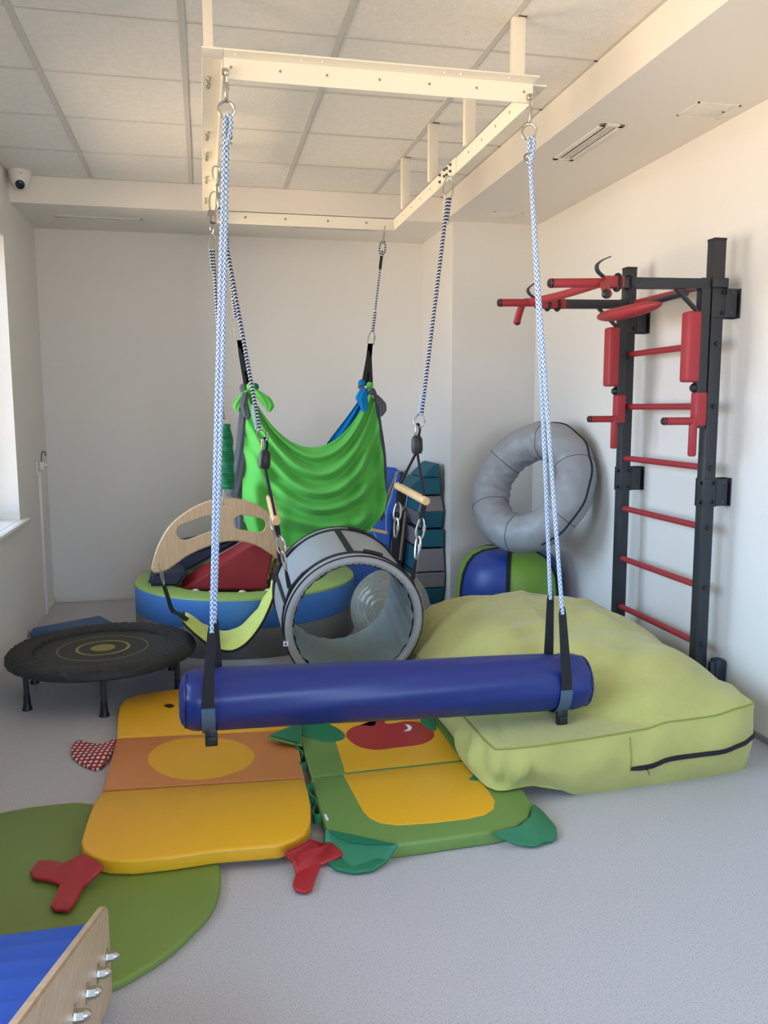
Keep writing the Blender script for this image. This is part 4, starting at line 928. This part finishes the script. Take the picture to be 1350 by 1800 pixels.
mm(cr([(-0.226, 3.926, 0.052), (-0.203, 3.944, 0.052), (-0.176, 3.914, 0.052), (-0.198, 3.888, 0.052)], 5, closed=True), 0.003, 0.001, mat('eye_black', (38, 30, 26), 0.5), 'eye')
mm([(-0.245, 4.155, 0.03), (-0.10, 4.165, 0.03), (-0.09, 4.20, 0.03), (-0.23, 4.195, 0.03)], 0.03, 0.006, REDV, 'beak')
FTL = [(-0.336, 2.464, 0.092), (-0.38, 2.523, 0.09), (-0.409, 2.553, 0.088), (-0.474, 2.589, 0.045), (-0.515, 2.621, 0.044), (-0.555, 2.621, 0.045), (-0.566, 2.564, 0.045), (-0.551, 2.526, 0.045), (-0.503, 2.502, 0.045), (-0.465, 2.472, 0.045), (-0.467, 2.413, 0.045), (-0.473, 2.363, 0.045), (-0.456, 2.34, 0.045), (-0.422, 2.329, 0.045), (-0.407, 2.359, 0.045), (-0.393, 2.436, 0.05), (-0.354, 2.444, 0.08)]
mm(FTL, 0.014, 0.005, REDV, 'foot')
FTR = [(0.208, 2.427, 0.085), (0.25, 2.452, 0.085), (0.295, 2.492, 0.085), (0.343, 2.549, 0.034), (0.394, 2.56, 0.036), (0.436, 2.581, 0.036), (0.458, 2.561, 0.036), (0.455, 2.524, 0.036), (0.427, 2.484, 0.034), (0.374, 2.46, 0.03), (0.326, 2.455, 0.018), (0.302, 2.39, 0.018), (0.281, 2.326, 0.018), (0.257, 2.313, 0.018), (0.231, 2.328, 0.018), (0.225, 2.363, 0.018), (0.241, 2.414, 0.02), (0.233, 2.436, 0.05)]
mm(FTR, 0.014, 0.005, REDV, 'foot')
mm(cr([(-0.414, 3.623, 0.03), (-0.465, 3.608, 0.02), (-0.51, 3.626, 0.014), (-0.555, 3.662, 0.014), (-0.586, 3.675, 0.014), (-0.6, 3.609, 0.014), (-0.586, 3.515, 0.014), (-0.542, 3.431, 0.014), (-0.495, 3.376, 0.014), (-0.462, 3.357, 0.014), (-0.441, 3.387, 0.016), (-0.432, 3.426, 0.02), (-0.42, 3.47, 0.03)], 4, closed=True), 0.014, 0.005, DOTS, 'wing', label='red wing with white dots')
mm([(-0.427, 2.718, 0.066), (-0.421, 2.724, 0.066), (-0.421, 2.693, 0.055), (-0.427, 2.687, 0.055)], 0.004, 0.001, mat('white_label', (226, 228, 236), 0.6), 'label_tag')
# apple mat
AP = thing('apple_mat', 'green folding floor mat with yellow fields, red apple and dark leaves, beside the duck mat', 'mat', (0.75, 3.2, 0))
def am(pts, t, bev, m_, nm, sm=0, **k): return part(nm, MB().pad(cr(pts, 5, closed=True) if sm else pts, t, bev), m_, AP, **k)
am([(0.36, 2.984, 0.05), (0.361, 2.837, 0.05), (0.363, 2.694, 0.05), (0.371, 2.585, 0.05), (0.397, 2.515, 0.05), (0.443, 2.48, 0.05), (0.543, 2.457, 0.05), (0.658, 2.457, 0.05), (0.777, 2.464, 0.05), (0.91, 2.468, 0.05), (0.996, 2.484, 0.05), (1.065, 2.528, 0.05), (1.114, 2.61, 0.05), (1.13, 2.75, 0.05), (1.13, 3.012, 0.05), (0.367, 3.002, 0.05)], 0.05, 0.01, GRNV, 'near_section')
am([(0.367, 3.012, 0.05), (1.13, 3.022, 0.05), (1.13, 3.62, 0.05), (0.367, 3.61, 0.05)], 0.05, 0.01, GRNV, 'middle_section')
am([(0.367, 3.62, 0.05), (1.13, 3.63, 0.05), (1.12, 3.66, 0.05), (1.0, 3.70, 0.05), (0.42, 3.70, 0.05)], 0.05, 0.01, GRNV, 'far_section')
am([Vector(p)+Vector((0, 0, 0.002)) for p in ((0.49, 3.005, 0.05), (0.497, 2.89, 0.05), (0.504, 2.778, 0.05), (0.51, 2.698, 0.05), (0.524, 2.645, 0.05), (0.551, 2.603, 0.05), (0.609, 2.574, 0.05), (0.727, 2.564, 0.05), (0.849, 2.564, 0.05), (0.92, 2.577, 0.05), (0.967, 2.613, 0.05), (0.991, 2.669, 0.05), (0.996, 2.807, 0.05), (0.985, 3.01, 0.05), (0.50, 3.00, 0.05))], 0.004, 0.0015, YELV, 'yellow_field')
am([(0.50, 3.02, 0.052), (0.98, 3.03, 0.052), (0.98, 3.56, 0.052), (0.52, 3.55, 0.052)], 0.004, 0.0015, YELV, 'yellow_field')
app = am([Vector(p)+Vector((0, 0, 0.004)) for p in cr([(0.564, 3.359, 0.05), (0.587, 3.432, 0.05), (0.643, 3.473, 0.05), (0.699, 3.453, 0.05), (0.723, 3.496, 0.05), (0.737, 3.549, 0.05), (0.782, 3.546, 0.05), (0.758, 3.474, 0.05), (0.792, 3.46, 0.05), (0.861, 3.472, 0.05), (0.924, 3.437, 0.05), (0.946, 3.344, 0.05), (0.926, 3.265, 0.05), (0.859, 3.212, 0.05), (0.747, 3.201, 0.05), (0.659, 3.198, 0.05), (0.592, 3.254, 0.05)], 4, closed=True)], 0.004, 0.0015, REDV, 'apple_patch')
part('highlight', MB().pad([Vector(p)+Vector((0, 0, 0.0055)) for p in ((0.844, 3.434, 0.05), (0.862, 3.423, 0.05), (0.866, 3.389, 0.05), (0.849, 3.36, 0.05), (0.82, 3.359, 0.05), (0.844, 3.38, 0.05), (0.849, 3.413, 0.05))], 0.003, 0.0005), mat('white_label', (226, 228, 236), 0.6), app)
am([Vector(p)+Vector((0, 0, 0.004)) for p in cr([(0.376, 3.547, 0.05), (0.449, 3.558, 0.05), (0.525, 3.493, 0.05), (0.561, 3.385, 0.05), (0.536, 3.328, 0.05), (0.475, 3.329, 0.05), (0.409, 3.382, 0.05), (0.369, 3.442, 0.05)], 4, closed=True)], 0.004, 0.0015, LEAFV, 'leaf_patch')
am([Vector(p)+Vector((0, 0, 0.005)) for p in cr([(0.919, 3.438, 0.05), (0.939, 3.504, 0.05), (0.976, 3.531, 0.05), (0.986, 3.45, 0.05), (0.962, 3.347, 0.05), (0.934, 3.36, 0.05)], 4, closed=True)], 0.004, 0.0015, LEAFV, 'leaf_patch')
am([Vector(p)+Vector((0, 0, 0.004)) for p in ((0.95, 2.847, 0.05), (0.995, 2.897, 0.05), (0.994, 2.827, 0.05))], 0.004, 0.001, LEAFV, 'leaf_patch')
tipl = [(0.225, 3.368, 0.085), (0.317, 3.444, 0.085), (0.385, 3.534, 0.07), (0.373, 3.391, 0.07), (0.363, 3.282, 0.07), (0.292, 3.304, 0.085)]
am([Vector(p)+Vector((0, 0, -0.006)) for p in tipl], 0.008, 0.003, GRNV, 'leaf_tip')
am([lerp(p, (0.328, 3.382, 0.08), 0.12)+Vector((0, 0, 0.003)) for p in tipl], 0.005, 0.002, LEAFV, 'leaf_tip')
am([(0.363, 2.583, 0.064), (0.349, 2.581, 0.03), (0.345, 2.538, 0.018), (0.346, 2.467, 0.018), (0.367, 2.415, 0.018), (0.42, 2.384, 0.018), (0.481, 2.386, 0.018), (0.535, 2.421, 0.02), (0.577, 2.439, 0.062), (0.468, 2.459, 0.064), (0.416, 2.482, 0.066), (0.386, 2.529, 0.066)], 0.012, 0.005, LEAFV, 'corner_leaf')
am([(1.108, 2.596, 0.064), (1.15, 2.586, 0.03), (1.159, 2.508, 0.018), (1.137, 2.45, 0.018), (1.111, 2.429, 0.016), (1.081, 2.425, 0.02), (1.037, 2.409, 0.018), (0.981, 2.429, 0.02), (0.899, 2.436, 0.064), (1, 2.46, 0.064), (1.063, 2.514, 0.064)], 0.012, 0.005, LEAFV, 'corner_leaf')
for ya, yb in ((3.36, 3.13), (2.93, 2.70)):
    am_ = MB().ribbon(cr([(0.364, ya, 0.045), (0.342, ya-0.03, 0.055), (0.338, ya-0.08, 0.05), (0.362, ya-0.11, 0.03), (0.345, ya-0.15, 0.02), (0.338, yb, 0.04), (0.36, yb-0.01, 0.045)], 5), (0, 0, 1), 0.035, 0.006)
    part('fastening_tab', am_, LEAFV, AP)
am([(0.37, 2.697, 0.054), (0.379, 2.703, 0.054), (0.383, 2.661, 0.054), (0.374, 2.655, 0.054)], 0.003, 0.001, mat('white_label', (226, 228, 236), 0.6), 'label_tag')
# ------------------------------------------------------------------ segmented floor pouf and inner tube
PF = thing('floor_pouf', 'blue and green panelled pouf with black piping in front of the column', 'pouf', (2.0, 5.16, 0))
pc = Vector((2.0, 5.16, 0)); PB = mat('pouf_blue', (32, 64, 148), 0.4, var=0.04, bump=0.15, bscale=10); PG = mat('pouf_green', (124, 164, 62), 0.45, bump=0.12, bscale=10)
pprof = [(0.02, 0.0), (0.30, 0.0), (0.345, 0.02), (0.362, 0.08), (0.366, 0.18), (0.360, 0.28), (0.345, 0.37), (0.315, 0.44), (0.27, 0.49), (0.20, 0.52), (0.10, 0.53), (0.0, 0.53)]
angs = [-113, -53, 7, 67, 127, 187]
for k, a0 in enumerate(angs):
    m = MB().lathe([(r*1.0, h) for r, h in pprof], pc, n=14, a0=math.radians(a0+2), a1=math.radians(a0+58), fn=lambda a, r, h: (r*(1+0.008*math.sin(h*30+a*9)), h))
    part('panel', m, (PG, PB)[k % 2], PF)
    a = math.radians(a0); d = Vector((math.cos(a), math.sin(a), 0)); td = Vector((-math.sin(a), math.cos(a), 0))
    part('piping_band', MB().ribbon([pc+d*(r*1.004+0.001)+Vector((0, 0, h)) for r, h in pprof[1:]], td, 0.028, 0.006), STRAP, PF)
IT = thing('foam_ring', 'big grey vinyl ring cushion with black seam leaning on the wall above the pouf', 'cushion', (2.05, 4.9, 0.55))
tc_ = Vector((2.035, 4.9, 0.962)); tn = Vector((-0.78035587, -0.44745937, 0.43683502)).normalized()
ta = tn.cross(Vector((0, 0, 1))).normalized(); tb = tn.cross(ta)
RM, rm = 0.320, 0.123
def torp(t, s, k=1.0):
    d = ta*math.cos(t)+tb*math.sin(t)
    w = 0.006*noise.noise(Vector((math.cos(t)*6, math.sin(t)*6, s*2.2)))*(1.2-math.cos(s))+0.004*math.sin(t*13+2*math.sin(s*2))*math.sin(s*3+1)+0.0015*math.sin(t*29+s*4)*(0.5+0.5*math.cos(s-PI))
    lob = 1-0.03*math.exp(-((((t*6/(2*PI)) % 1)-0.5)/0.06)**2)
    r_ = rm*lob*k+w
    return tc_+d*(RM+r_*math.cos(s))+tn*(r_*math.sin(s))
m = MB(); n1, n2 = 180, 40
m.add([torp(2*PI*i/n1, 2*PI*j/n2) for i in range(n1) for j in range(n2)], [(i*n2+j, ((i+1) % n1)*n2+j, ((i+1) % n1)*n2+(j+1) % n2, i*n2+(j+1) % n2) for i in range(n1) for j in range(n2)], 0, True)
part('ring_cover', m, mat('ring_grey_vinyl', (146, 149, 154), 0.45, var=0.03, vscale=4, bump=0.2, bscale=7), IT, auto=False)
zs = [2*PI*k/160 for k in range(160)]; ok = [(ta*math.cos(t)+tb*math.sin(t)).dot(right) > 0.05 for t in zs]
k0 = next(k for k in range(160) if ok[k] and not ok[k-1]); arc = []
while ok[k0 % 160] and len(arc) < 160: arc.append(zs[k0 % 160]); k0 += 1
part('zip_seam', MB().tube([torp(t, 0.22, 1.01) for t in arc], 0.0065, 6), STRAP, IT)
for k in range(6):
    t = 2*PI*(k+0.5)/6
    part('cross_seam', MB().tube([torp(t, 2*PI*j/40, 1.006) for j in range(40)], 0.0022, 5, closed=True), mat('grey_stitching', (70, 74, 80), 0.8), IT)

# ------------------------------------------------------------------ foam blocks stacked by the column
def fblock(z0, zm, z1, w0, wm, w1, cols, lab, grp='teal and taupe foam blocks stacked in the back corner'):
    """block with a ring of slanted facets; front left corner towards the room"""
    t = thing('foam_block', lab, 'foam block', (1.6, 6.02, z0), grp)
    x0, y0, x1, y1 = 1.555, 5.84, 1.715, 6.25
    def rect(e, z): return [Vector((x0-e*0.9, y0-e, z)), Vector((x1+e*0.25, y0-e, z)), Vector((x1+e*0.25, y1, z)), Vector((x0-e*0.9, y1, z))]
    rows = [(z0+0.004, w0)]+([(zm, wm)] if zm else [])+[(z1-0.004, w1)]
    rings = [rect(e, z) for z, e in rows]
    core = MB()
    vs = [v for rg in rings for v in [lerp(Vector((1.635, 6.045, v_.z)), v_, 0.97) for v_ in rg]]; nR = len(rings)
    core.add(vs, [(j*4+k, j*4+(k+1) % 4, j*4+4+(k+1) % 4, j*4+4+k) for j in range(nR-1) for k in range(4)]+[(3, 2, 1, 0), tuple((nR-1)*4+k for k in range(4))])
    part('core', core, mat('dark_seam_cloth', (20, 34, 42), 0.8), t)
    for j in range(nR-1):
        for k in (0, 3, 1):
            a, b = (k, (k+1) % 4); q = [rings[j][a], rings[j][b], rings[j+1][b], rings[j+1][a]]; c = sum(q, Vector())/4
            nn = (q[1]-q[0]).cross(q[3]-q[0]).normalized(); ins = [lerp(v_, c, 0.05) for v_ in q]; lo = [v_-nn*0.012 for v_ in q]; hi = [v_+nn*0.004 for v_ in [lerp(v_, c, 0.09) for v_ in q]]
            colr = cols[j][{0: 1, 3: 0, 1: 1}[k]]
            m = MB(); m.add(lo+ins+hi, [(0, 1, 5, 4), (1, 2, 6, 5), (2, 3, 7, 6), (3, 0, 4, 7), (4, 5, 9, 8), (5, 6, 10, 9), (6, 7, 11, 10), (7, 4, 8, 11), (8, 9, 10, 11), (3, 2, 1, 0)], 0, True)
            part('facet', m, {'t': TEAL, 'g': TAUPE, 'd': mat('dark_teal_foam', (20, 78, 88), 0.75)}[colr], t)
    return t
Z = lambda y: {1058: -0.0}.get(y, 0)
fblock(0.0, None, 0.13, 0.01, 0, 0.05, ['dt'], 'lowest teal foam block of the corner stack, standing on the floor')
fblock(0.13, None, 0.25, 0.05, 0, 0.06, ['dg'], 'second block from the floor in the corner stack, taupe front')
fblock(0.25, None, 0.43, 0.055, 0, 0.03, ['tg'], 'third block of the corner stack, slanted taupe front with teal side')
fblock(0.43, None, 0.57, 0.03, 0, 0.035, ['gt'], 'fourth block of the corner stack, teal front with taupe side')
fblock(0.57, 0.70, 0.82, -0.005, 0.035, -0.01, ['gt', 'tg'], 'bulging block under the top of the corner stack, taupe above teal')
# top block with sloping roof
t = thing('foam_block', 'topmost teal block of the corner stack with one sloping side', 'foam block', (1.6, 6.0, 0.82), 'teal and taupe foam blocks stacked in the back corner')
part('lower_half', prism_y([(1.49, 0.826), (1.70, 0.826), (1.705, 0.95), (1.555, 0.95), (1.46, 0.88)], 5.83, 6.2), TEAL, t)
part('upper_half', prism_y([(1.56, 0.955), (1.70, 0.955), (1.69, 1.055), (1.665, 1.055)], 5.83, 6.2), TEAL, t)

# cobalt pad leaning at the back wall
CP = thing('climbing_pad', 'tall cobalt blue padded board leaning at the back wall behind the hammock', 'pad', (1.25, 6.3, 0))
def lean(pts, y0, tp, t=0.06): # board in xz leaning back
    bm_ = bmesh.new(); N = len(pts); yy = lambda z: y0+tp*z
    vs = [bm_.verts.new((x, yy(z)+dy, z)) for dy in (0, t) for x, z in pts]
    bm_.faces.new(vs[:N][::-1]); bm_.faces.new(vs[N:])
    for k in range(N): bm_.faces.new((vs[k], vs[(k+1) % N], vs[N+(k+1) % N], vs[N+k]))
    bmesh.ops.recalc_face_normals(bm_, faces=bm_.faces); bmesh.ops.bevel(bm_, geom=bm_.edges[:], offset=0.015, segments=3, affect='EDGES')
    return MB().bm(bm_, 0, True)
part('pad', lean([(0.96, 0.02), (1.36, 0.02), (1.45, 0.5), (1.535, 0.93), (1.51, 0.985), (1.40, 1.0), (1.26, 0.985), (1.08, 0.6)], 6.24, 0.13), COBALT, CP)
part('pad_seam', MB().tube([(1.06, 6.24+0.13*0.42-0.002, 0.42), (1.39, 6.24+0.13*0.38-0.002, 0.38)], 0.004, 6), mat('dark_seam_cloth', (20, 34, 42), 0.8), CP)
# rope ladder draped over it
RL = thing('rope_ladder', 'rope ladder with round wooden rungs draped over the cobalt blue pad', 'ladder', (1.3, 6.2, 0.4))
for a, b in (((1.472, 6.24, 0.969), (1.353, 6.2, 0.704)), ((1.232, 6.16, 0.53), (1.371, 6.16, 0.499))):
    part('rung', MB().tube([lerp(a, b, 0), lerp(a, b, 0.02), lerp(a, b, 0.98), lerp(a, b, 1)], [0.012, 0.015, 0.015, 0.012], 12), WOODL if a[2] < 0.7 else BROWNW, RL)
part('rung', MB().tube([(1.508, 6.14, 0.68), ((1.508, 6.14, 0.68)[0]-0.02, 6.20, 0.70)], 0.016, 12), BROWNW, RL)
for pts in ([(1.472, 6.22, 0.975), (1.435, 6.18, 0.882), (1.385, 6.16, 0.752), (1.36, 6.15, 0.612), (1.358, 6.14, 0.506)], [(1.368, 6.24, 0.985), (1.349, 6.2, 0.837), (1.354, 6.18, 0.715), (1.358, 6.16, 0.642)], [(1.481, 6.22, 0.984), (1.536, 6.2, 0.944), (1.533, 6.17, 0.792), (1.51, 6.15, 0.679)],
            [(1.449, 6.2, 0.96), (1.415, 6.17, 0.803), (1.365, 6.15, 0.687)], [(1.25, 6.14, 0.528), (1.308, 6.14, 0.401), (1.328, 6.15, 0.287)]):
    part('cord', MB().tube(cr(pts, 5), 0.0035, 6), CORD, RL)
PO = single('wooden_pole', MB().tube([(1.445, 6.05, 0.3), (1.502, 6.1, 0.667)], 0.012, 10), BROWNW, 'thin weathered wooden pole leaning between cobalt pad and foam blocks', 'pole')
single('rolled_mat', MB().tube([(1.575, 6.40, 0.0), (1.57, 6.44, 0.92), (1.57, 6.442, 0.95), (1.57, 6.443, 0.96)], [0.035, 0.035, 0.028, 0.012], 14), mat('brown_roll', (96, 90, 84), 0.8), 'narrow grey brown roll upright behind the foam block stack', 'roll')
single('cloth_bag', MB().box((1.41, 6.10, 0.0), (1.475, 6.20, 0.66), 0.02), mat('black_bag_cloth', (34, 38, 46), 0.85), 'tall narrow black case standing between cobalt pad and foam blocks', 'bag')

# ------------------------------------------------------------------ wall bars with pull-up and dip unit
WB = thing('stall_bars', 'black steel wall ladder with red foam rungs on the right wall', 'wall bars', (2.25, 3.75, 0))
PX = 2.25; PYN, PYF = 3.36, 4.13
for y in (PYN, PYF):
    p = part('post', MB().box((PX-0.03, y-0.028, 0.004), (PX+0.03, y+0.028, 2.195), 0.004), BLACKM, WB)
    part('end_cap', MB().box((PX-0.031, y-0.029, 2.193), (PX+0.031, y+0.029, 2.205), 0.003), BLACKP, p)
    part('foot_plate', MB().box((PX-0.04, y-0.05, 0), (PX+0.115, y+0.05, 0.006)), BLACKM, p)
for z in (0.36, 0.632, 0.912, 1.188, 1.467, 1.746, 2.012):
    r_ = part('rung', MB().tube([(PX, PYN+0.03, z), (PX, PYF-0.03, z)], 0.0155, 14), REDP, WB)
    for y, s in ((PYN, -1), (PYF, 1)):
        part('bolt_cap', MB().lathe([(0, 0.012), (0.008, 0.01), (0.011, 0.0), (0, 0)], (PX, y+s*0.028, z), (0, s, 0), 10), BLACKP, r_)
    part('bolt_cap', MB().lathe([(0, 0.012), (0.007, 0.01), (0.010, 0.0), (0, 0)], (PX+0.0, PYF-0.028, z), (0, -1, 0), 10), BLACKP, r_)
for y in (PYN, PYF):
    for z in (1.925, 1.075):
        b = part('wall_bracket', MB().box((PX-0.032, y+0.0285, z-0.065), (XR-0.006, y+0.0335, z+0.065), 0.001).box((XR-0.006, y-0.02, z-0.065), (XR, y+0.034, z+0.065), 0.001).box((PX-0.033, y-0.033, z-0.065), (PX+0.034, y-0.0285, z+0.065), 0.001).box((PX+0.03, y-0.033, z-0.062), (XR-0.03, y-0.0285, z+0.062), 0.001), BLACKM, WB)
        for dz in (-0.045, 0.045):
            part('bolt', bolt(MB(), (PX-0.033, y-0.01, z+dz), (-1, -0.3, 0), 0.008, 0.010), BLACKP, b)
            part('bolt', bolt(MB(), (PX+0.02, y-0.033, z+dz), (0, -1, 0), 0.008, 0.008), BLACKP, b)
            part('wall_screw', MB().lathe([(0, 0.004), (0.007, 0.003), (0.009, 0)], (XR-0.05, y-0.033, z+dz), (0, -1, 0), 10), mat('screw_grey', (70, 76, 88), 0.4, metal=0.6), b)
part('floor_bracket', MB().box((PX+0.03, PYN-0.06, 0.05), (XR-0.002, PYN-0.03, 0.285), 0.012).box((PX+0.05, PYN-0.07, 0.17), (XR-0.012, PYN-0.01, 0.295), 0.018), mat('navy_bracket', (28, 36, 52), 0.5), WB)

PU = thing('pull_up_station', 'removable pull-up and dip station, red pads and grips on black arms, hooked on wall bars', 'exercise station', (2.15, 3.75, 1.24))
YN, YF_ = 3.345, 4.085
UX = 2.185
for y, s in ((YN, -1), (YF_, 1)):
    x = UX if y == YN else UX+0.005
    part('upright', MB().box((x-0.022, y-0.022, 1.37), (x+0.022, y+0.022, 2.03), 0.003), BLACKM, PU)
    part('arm', MB().beam((2.20, y, 2.005), (1.71, y, 1.997), 0.045, 0.045, bev=0.003), BLACKM, PU)
    part('hook_plate', MB().box((x+0.022, y-0.026, 1.99), (PX+0.036, y-0.031, 2.03), 0.001).box((PX+0.032, y-0.03, 1.96), (PX+0.037, y+0.03, 2.03), 0.001), BLACKM, PU)
    part('brace', MB().beam((x-0.02, y, 1.88), (x-0.14, y, 1.985), 0.022, 0.012), BLACKM, PU)
    # forearm pad
    part('elbow_pad', MB().box((x-0.085, y-0.035, 1.575), (x-0.022, y+0.035, 1.885), 0.012, seg=3), REDP, PU)
    part('clamp_knob', MB().lathe([(0, 0.02), (0.014, 0.02), (0.02, 0.012), (0.02, 0), (0, 0)], (x-0.022, y, 1.55), (-1, 0, 0), 12), BLACKP, PU)
    part('foam_sleeve', MB().box((x-0.026, y-0.026, 1.38), (x+0.026, y+0.026, 1.53), 0.006), REDP, PU)
    g = x-0.03
    part('dip_handle', MB().tube([(g+0.012, y-0.01, 1.402), (g-0.15, y-0.01, 1.402)], 0.0175, 14), REDP, PU)
    part('handle_cap', MB().lathe([(0, 0.006), (0.014, 0.005), (0.018, -0.004), (0.018, -0.012)], (g-0.15, y-0.01, 1.402), (-1, 0, 0), 14), BLACKP, PU)
    part('dip_grip', MB().tube([(g-0.0, y-0.01, 1.415), (g-0.0, y-0.01, 1.25), (g-0.0, y-0.01, 1.243)], [0.0185, 0.0185, 0.014], 14), REDP, PU)
    for dx in (0.03, 0.085):
        part('arm_clamp', MB().ring((1.715+dx+0.02, y, 2.0), (1, 0, 0), 0.033, 0.008, 20, 8), BLACKP, PU)
# pull-up bar: crossbar, bent ends, parallel grips
tn_, tf_ = Vector((1.70, YN, 1.998)), Vector((1.72, YF_, 2.004))
part('pull_up_bar', MB().tube(cr([Vector((1.616, 3.14, 1.92)), lerp((1.616, 3.14, 1.92), tn_, 0.6), tn_, tn_+Vector((-0.005, 0.04, 0.0)), lerp(tn_, tf_, 0.5)+Vector((-0.02, 0, -0.004)), tf_+Vector((-0.05, -0.04, 0.0)), tf_+Vector((-0.07, 0.05, -0.002)), Vector((1.649, 4.22, 1.912))], 8), 0.0185, 14), REDP, PU)
part('bar_cap', MB().lathe([(0, 0.006), (0.015, 0.005), (0.0195, -0.003), (0.0195, -0.014)], (1.616, 3.14, 1.92), (0.1, -0.93, -0.3), 14), BLACKP, PU)
part('bar_cap', MB().lathe([(0, 0.006), (0.015, 0.005), (0.0195, -0.003), (0.0195, -0.014)], (1.649, 4.22, 1.912), (-0.1, 0.6, -0.75), 14), BLACKP, PU)
part('foam_sleeve', MB().beam((1.86, YF_, 2.0), (1.70, YF_, 2.0), 0.056, 0.05, bev=0.008), REDP, PU)
part('foam_sleeve', MB().beam((1.79, YN, 2.0), (1.70, YN, 2.0), 0.052, 0.05, bev=0.008), REDP, PU)
for c_, e_ in ((tn_, (1.452, YN, 1.988)), (tf_, (1.497, YF_, 1.998))):
    part('parallel_grip', MB().tube([c_+Vector((0.03, 0, 0)), e_], 0.0195, 14), REDP, PU)
    part('grip_cap', MB().lathe([(0, 0.006), (0.015, 0.005), (0.0202, -0.004), (0.0202, -0.014)], e_, (-1, 0, 0), 14), BLACKP, PU)
part('strap_hook', MB().ribbon(cr([(1.70, YN, 2.022), (1.672, YN, 2.045), (1.668, YN, 2.07), (1.69, YN, 2.09), (1.725, YN, 2.105)], 5), (0, 1, 0), 0.03, 0.005), BLACKM, PU)
part('strap_hook', MB().ribbon(cr([(1.70, YF_, 2.022), (1.665, YF_, 2.045), (1.655, YF_, 2.07), (1.675, YF_, 2.09), (1.70, YF_, 2.105)], 5), (0, 1, 0), 0.03, 0.005), BLACKM, PU)
# back rest between the arms
part('rest_tube', MB().tube([(2.10, YN, 1.965), (2.10, YF_, 1.95)], 0.014, 10), BLACKM, PU)
bp = MB(); nb_ = 40; vs = []
for i in range(nb_+1):
    u = -1+2*i/nb_; k = max(0.0, 1-abs(u)**2.4)**0.5
    for j in range(20):
        a = 2*PI*j/20; ca_, sa_ = math.cos(a), math.sin(a)
        vs.append(Vector((2.035-0.025*(1-u*u)+0.050*k*ca_, 3.74+0.30*u, 1.93-0.010*(1-u*u)+0.031*k*(abs(sa_)**0.8)*(1 if sa_ >= 0 else -1))))
bp.add(vs, [(i*20+j, i*20+(j+1) % 20, (i+1)*20+(j+1) % 20, (i+1)*20+j) for i in range(nb_) for j in range(20)], 0, True)
part('back_pad', bp, REDP, PU, auto=False)

# ------------------------------------------------------------------ roller slide, lower end in frame
RS = thing('roller_slide', 'birch plywood roller slide with blue foam rollers in the near left corner', 'slide', (-0.6, 1.3, 0))
X1, X0 = -0.285, -0.95; sl_ = math.tan(math.radians(23.5)); ct = math.cos(math.radians(23.5)); sn = math.sin(math.radians(23.5))
def sp(y, h): # h above the lower line of the side board
    return Vector((0, y, 0.004+(1.985-y)*sl_+h))
for x in (X1, X0-0.02):
    o_ = [sp(1.985, 0.0), sp(1.99, 0.03), sp(1.985, 0.225), sp(1.975, 0.245), sp(1.95, 0.252), sp(0.55, 0.252), sp(0.50, 0.22), sp(0.50, 0.0)]
    bm_ = bmesh.new(); vs = [bm_.verts.new(Vector((x+dx, p.y, p.z))) for dx in (0, 0.02) for p in o_]; N = len(o_)
    bm_.faces.new(vs[:N]); bm_.faces.new(vs[N:][::-1])
    for k in range(N): bm_.faces.new((vs[k], vs[N+k], vs[N+(k+1) % N], vs[(k+1) % N]))
    bmesh.ops.recalc_face_normals(bm_, faces=bm_.faces)
    bmesh.ops.bevel(bm_, geom=[e for e in bm_.edges if abs(e.verts[0].co.x-e.verts[1].co.x) < 1e-6], offset=0.004, segments=2, affect='EDGES')
    part('side_board', MB().bm(bm_, 0, True), PLYS, RS)
for k in range(9):
    y = 1.915-0.148*k; c = sp(y, 0.128)
    part('roller', MB().tube([(X0+0.006, c.y, c.z), (X0+0.02, c.y, c.z), (X1-0.02, c.y, c.z), (X1-0.006, c.y, c.z)], [0.068, 0.0775, 0.0775, 0.068], 28), ROLLB, RS)
    for x, s in ((X1+0.02, 1), (X0-0.02, -1)):
        part('axle_nut', MB().lathe([(0, 0.0025), (0.021, 0.0025), (0.021, 0)], (x, c.y, c.z), (s, 0, 0), 20, smooth=False).lathe([(0.0125, 0.002), (0.0125, 0.018), (0, 0.018)], (x, c.y, c.z), (s, 0, 0), 6, smooth=False).lathe([(0.0105, 0.018), (0.010, 0.024), (0.006, 0.029), (0, 0.031)], (x, c.y, c.z), (s, 0, 0), 14), STEEL, RS)
for x in (X1, X0-0.02):
    part('leg', MB().box((x, 0.52, 0), (x+0.02, 0.62, 0.62), 0.003), PLYS, RS)
